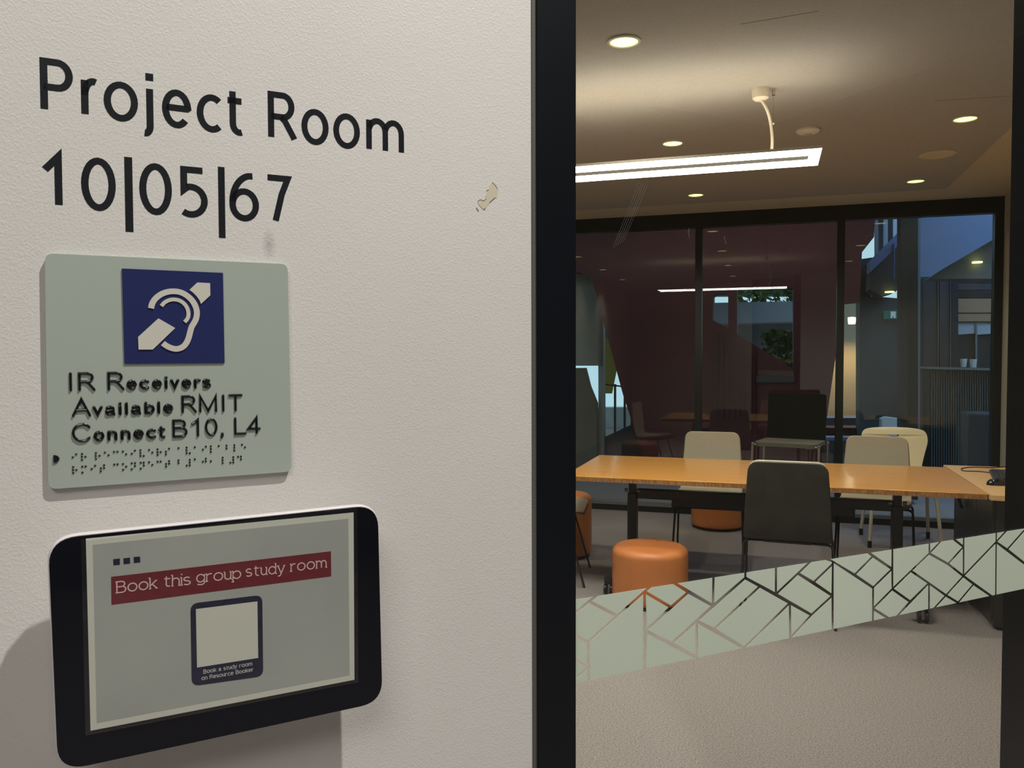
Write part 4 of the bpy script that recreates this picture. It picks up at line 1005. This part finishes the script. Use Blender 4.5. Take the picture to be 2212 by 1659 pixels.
# dark column by the glass
tag(panel('black_column', [(1946,440),(1983,440),(1983,1080),(1946,1080)], 8.6, 0.25, M['slate_dark']), 'tall near-black column just outside the glass, right of the exit sign', 'column')
tag(panel('column_edge_strip', [(1983,440),(1989,440),(1987,1000),(1981,1000)], 8.62, 0.03, M['blue_lit_tint']), 'thin blue-lit strip along the right edge of the black column', 'strip')
# clerestory fins and sloping beam
fn = thing('clerestory_fins', 'dark vertical fins in front of bright windows at the top of the atrium', 'window fins', (*[at_y(1920,560,12)[0], 12.0], at_y(1920,560,12)[1]))
for x in (1899, 1920, 1940): panel('fin', [(x,440),(x+9,440),(x+9,572),(x,572)], 12.0, 0.1, M['slate_dark'], fn)
for x, w in ((1889,10),(1908,12),(1929,11),(1949,12)): 
    panel('pane', [(x,440),(x+w,440),(x+w,575),(x,575)], 12.3, 0.02, M['canvas'], fn)
tag(panel('sloping_beam', [(1880,562),(1960,483),(1960,510),(1912,558),(1880,588)], 11.0, 0.4, M['blue_lit_tint']), 'pale blue sloping beam under the clerestory fins', 'beam')
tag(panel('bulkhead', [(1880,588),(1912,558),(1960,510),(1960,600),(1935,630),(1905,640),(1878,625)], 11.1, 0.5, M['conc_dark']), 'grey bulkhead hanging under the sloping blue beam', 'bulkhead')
tag(panel('hanging_rod', [(1931,525),(1933,525),(1933,602),(1931,602)], 10.97, 0.03, M['blue_lit_tint']), 'thin pale vertical rod hanging from the sloping beam', 'rod')
# big blue-lit wall and soffit
tag(panel('upper_gallery_wall', [(1986,430),(2200,430),(2200,490),(2155,512),(2030,585),(2010,598),(1986,598)], 10.2, 0.3, M['blue_lit_tint']), 'large pale wall washed in blue daylight at the top right', 'wall')
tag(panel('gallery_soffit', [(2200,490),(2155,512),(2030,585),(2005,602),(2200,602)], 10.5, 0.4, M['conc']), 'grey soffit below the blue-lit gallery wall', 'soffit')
for i, (x, y, Y, lb) in enumerate(((2110,567,10.47,'small lit downlight on the grey soffit at the right'), (1921,631,11.07,'small lit downlight on the bulkhead beside the black column'))):
    c = at_y(x, y, Y); tag(G().lathe([(0.001,-0.008),(0.055,-0.008),(0.055,0.008),(0.001,0.008)], 16, Matrix.Translation((c[0],Y-0.02,c[1]))).obj('soffit_light', M['downlight']), lb, 'ceiling light')
# servery: columns, bands, blinds, counter
KY = 11.6
sv = thing('servery_wall', 'dark servery wall with brown bands and two windows at the right', 'servery', (*[at_y(2080,800,KY)[0], KY], 0))
panel('backing', [(1986,598),(2200,598),(2200,1045),(1986,1045)], KY+0.6, 0.2, M['slate_dark'], sv)
panel('column', [(1995,600),(2026,600),(2026,1040),(1995,1040)], KY, 0.3, M['conc_dark'], sv)
panel('column', [(2030,600),(2052,600),(2052,1040),(2030,1040)], KY, 0.3, M['conc_dark'], sv)
panel('column', [(2056,600),(2070,600),(2070,1040),(2056,1040)], KY, 0.3, M['slate_dark'], sv)
panel('metal_trim', [(2026,600),(2027.5,600),(2027.5,800),(2026,800)], KY-0.02, 0.05, M['alu'], sv)
panel('metal_trim', [(2053,600),(2054.5,600),(2054.5,800),(2053,800)], KY-0.02, 0.05, M['alu'], sv)
for nm, y0, y1, m in (('header_band',602,611,'black'),('header_band',612,626,'conc_dark'),('header_band',627,643,'black'),('brown_board',645,675,'tan'),('header_band',675,678,'black'),('tan_board',678,694,'tan'),('header_band',694,697,'black')):
    panel(nm, [(2068,y0),(2190,y0),(2190,y1),(2068,y1)], KY+0.1+0.0, 0.1, M[m], sv)
for x0, x1 in ((2069,2107),(2111,2155)):
    panel('blind', [(x0,697),(x1,697),(x1,720),(x0,723)], KY+0.12, 0.03, M['blind'], sv)
    panel('pane', [(x0,720),(x1,720),(x1,800),(x0,800)], KY+0.16, 0.02, M['slate_dark'], sv)
panel('mullion', [(2107,697),(2111,697),(2111,800),(2107,800)], KY+0.1, 0.06, M['alu'], sv)
ct = thing('servery_counter', 'dark counter with a ribbed front of vertical battens at the right', 'counter', (*[at_y(2080,800,10.8)[0], 10.8], 0))
panel('worktop', [(2005,793),(2200,798),(2200,802),(2005,797)], 10.7, 0.6, M['alu'], ct)
panel('carcass', [(2008,798),(2200,803),(2200,1052),(2008,1052)], 10.85, 0.4, M['slate_dark'], ct)
for i in range(28):
    x = 2012+i*5.2; panel('batten', [(x,799),(x+2.6,799),(x+2.6,1050),(x,1050)], 10.80, 0.05, M['slate'], ct)
for x, y, lb in ((2081,795,'left white cup on the servery counter'),(2102,796,'right white cup on the servery counter')):
    c = at_y(x, y, 10.95); tag(G().lathe([(0.001,0),(0.030,0),(0.042,0.10),(0.001,0.10)], 14, Matrix.Translation((c[0],10.95,c[1]+0.012))).obj('paper_cup', M['cup']), lb, 'cup')
tag(G().box(1.95,9.3,0,2.28,9.7,0.85,0.02).obj('waste_bin', M['bin']), 'dark navy bin standing in front of the servery counter', 'bin')
tag(panel('white_crate', [(1905,906),(1915,902),(1945,906),(1945,1048),(1905,1048)], 10.6, 0.25, M['canvas']), 'pale box on the floor at the foot of the slate pillar', 'box')
print('objects', len(bpy.data.objects))
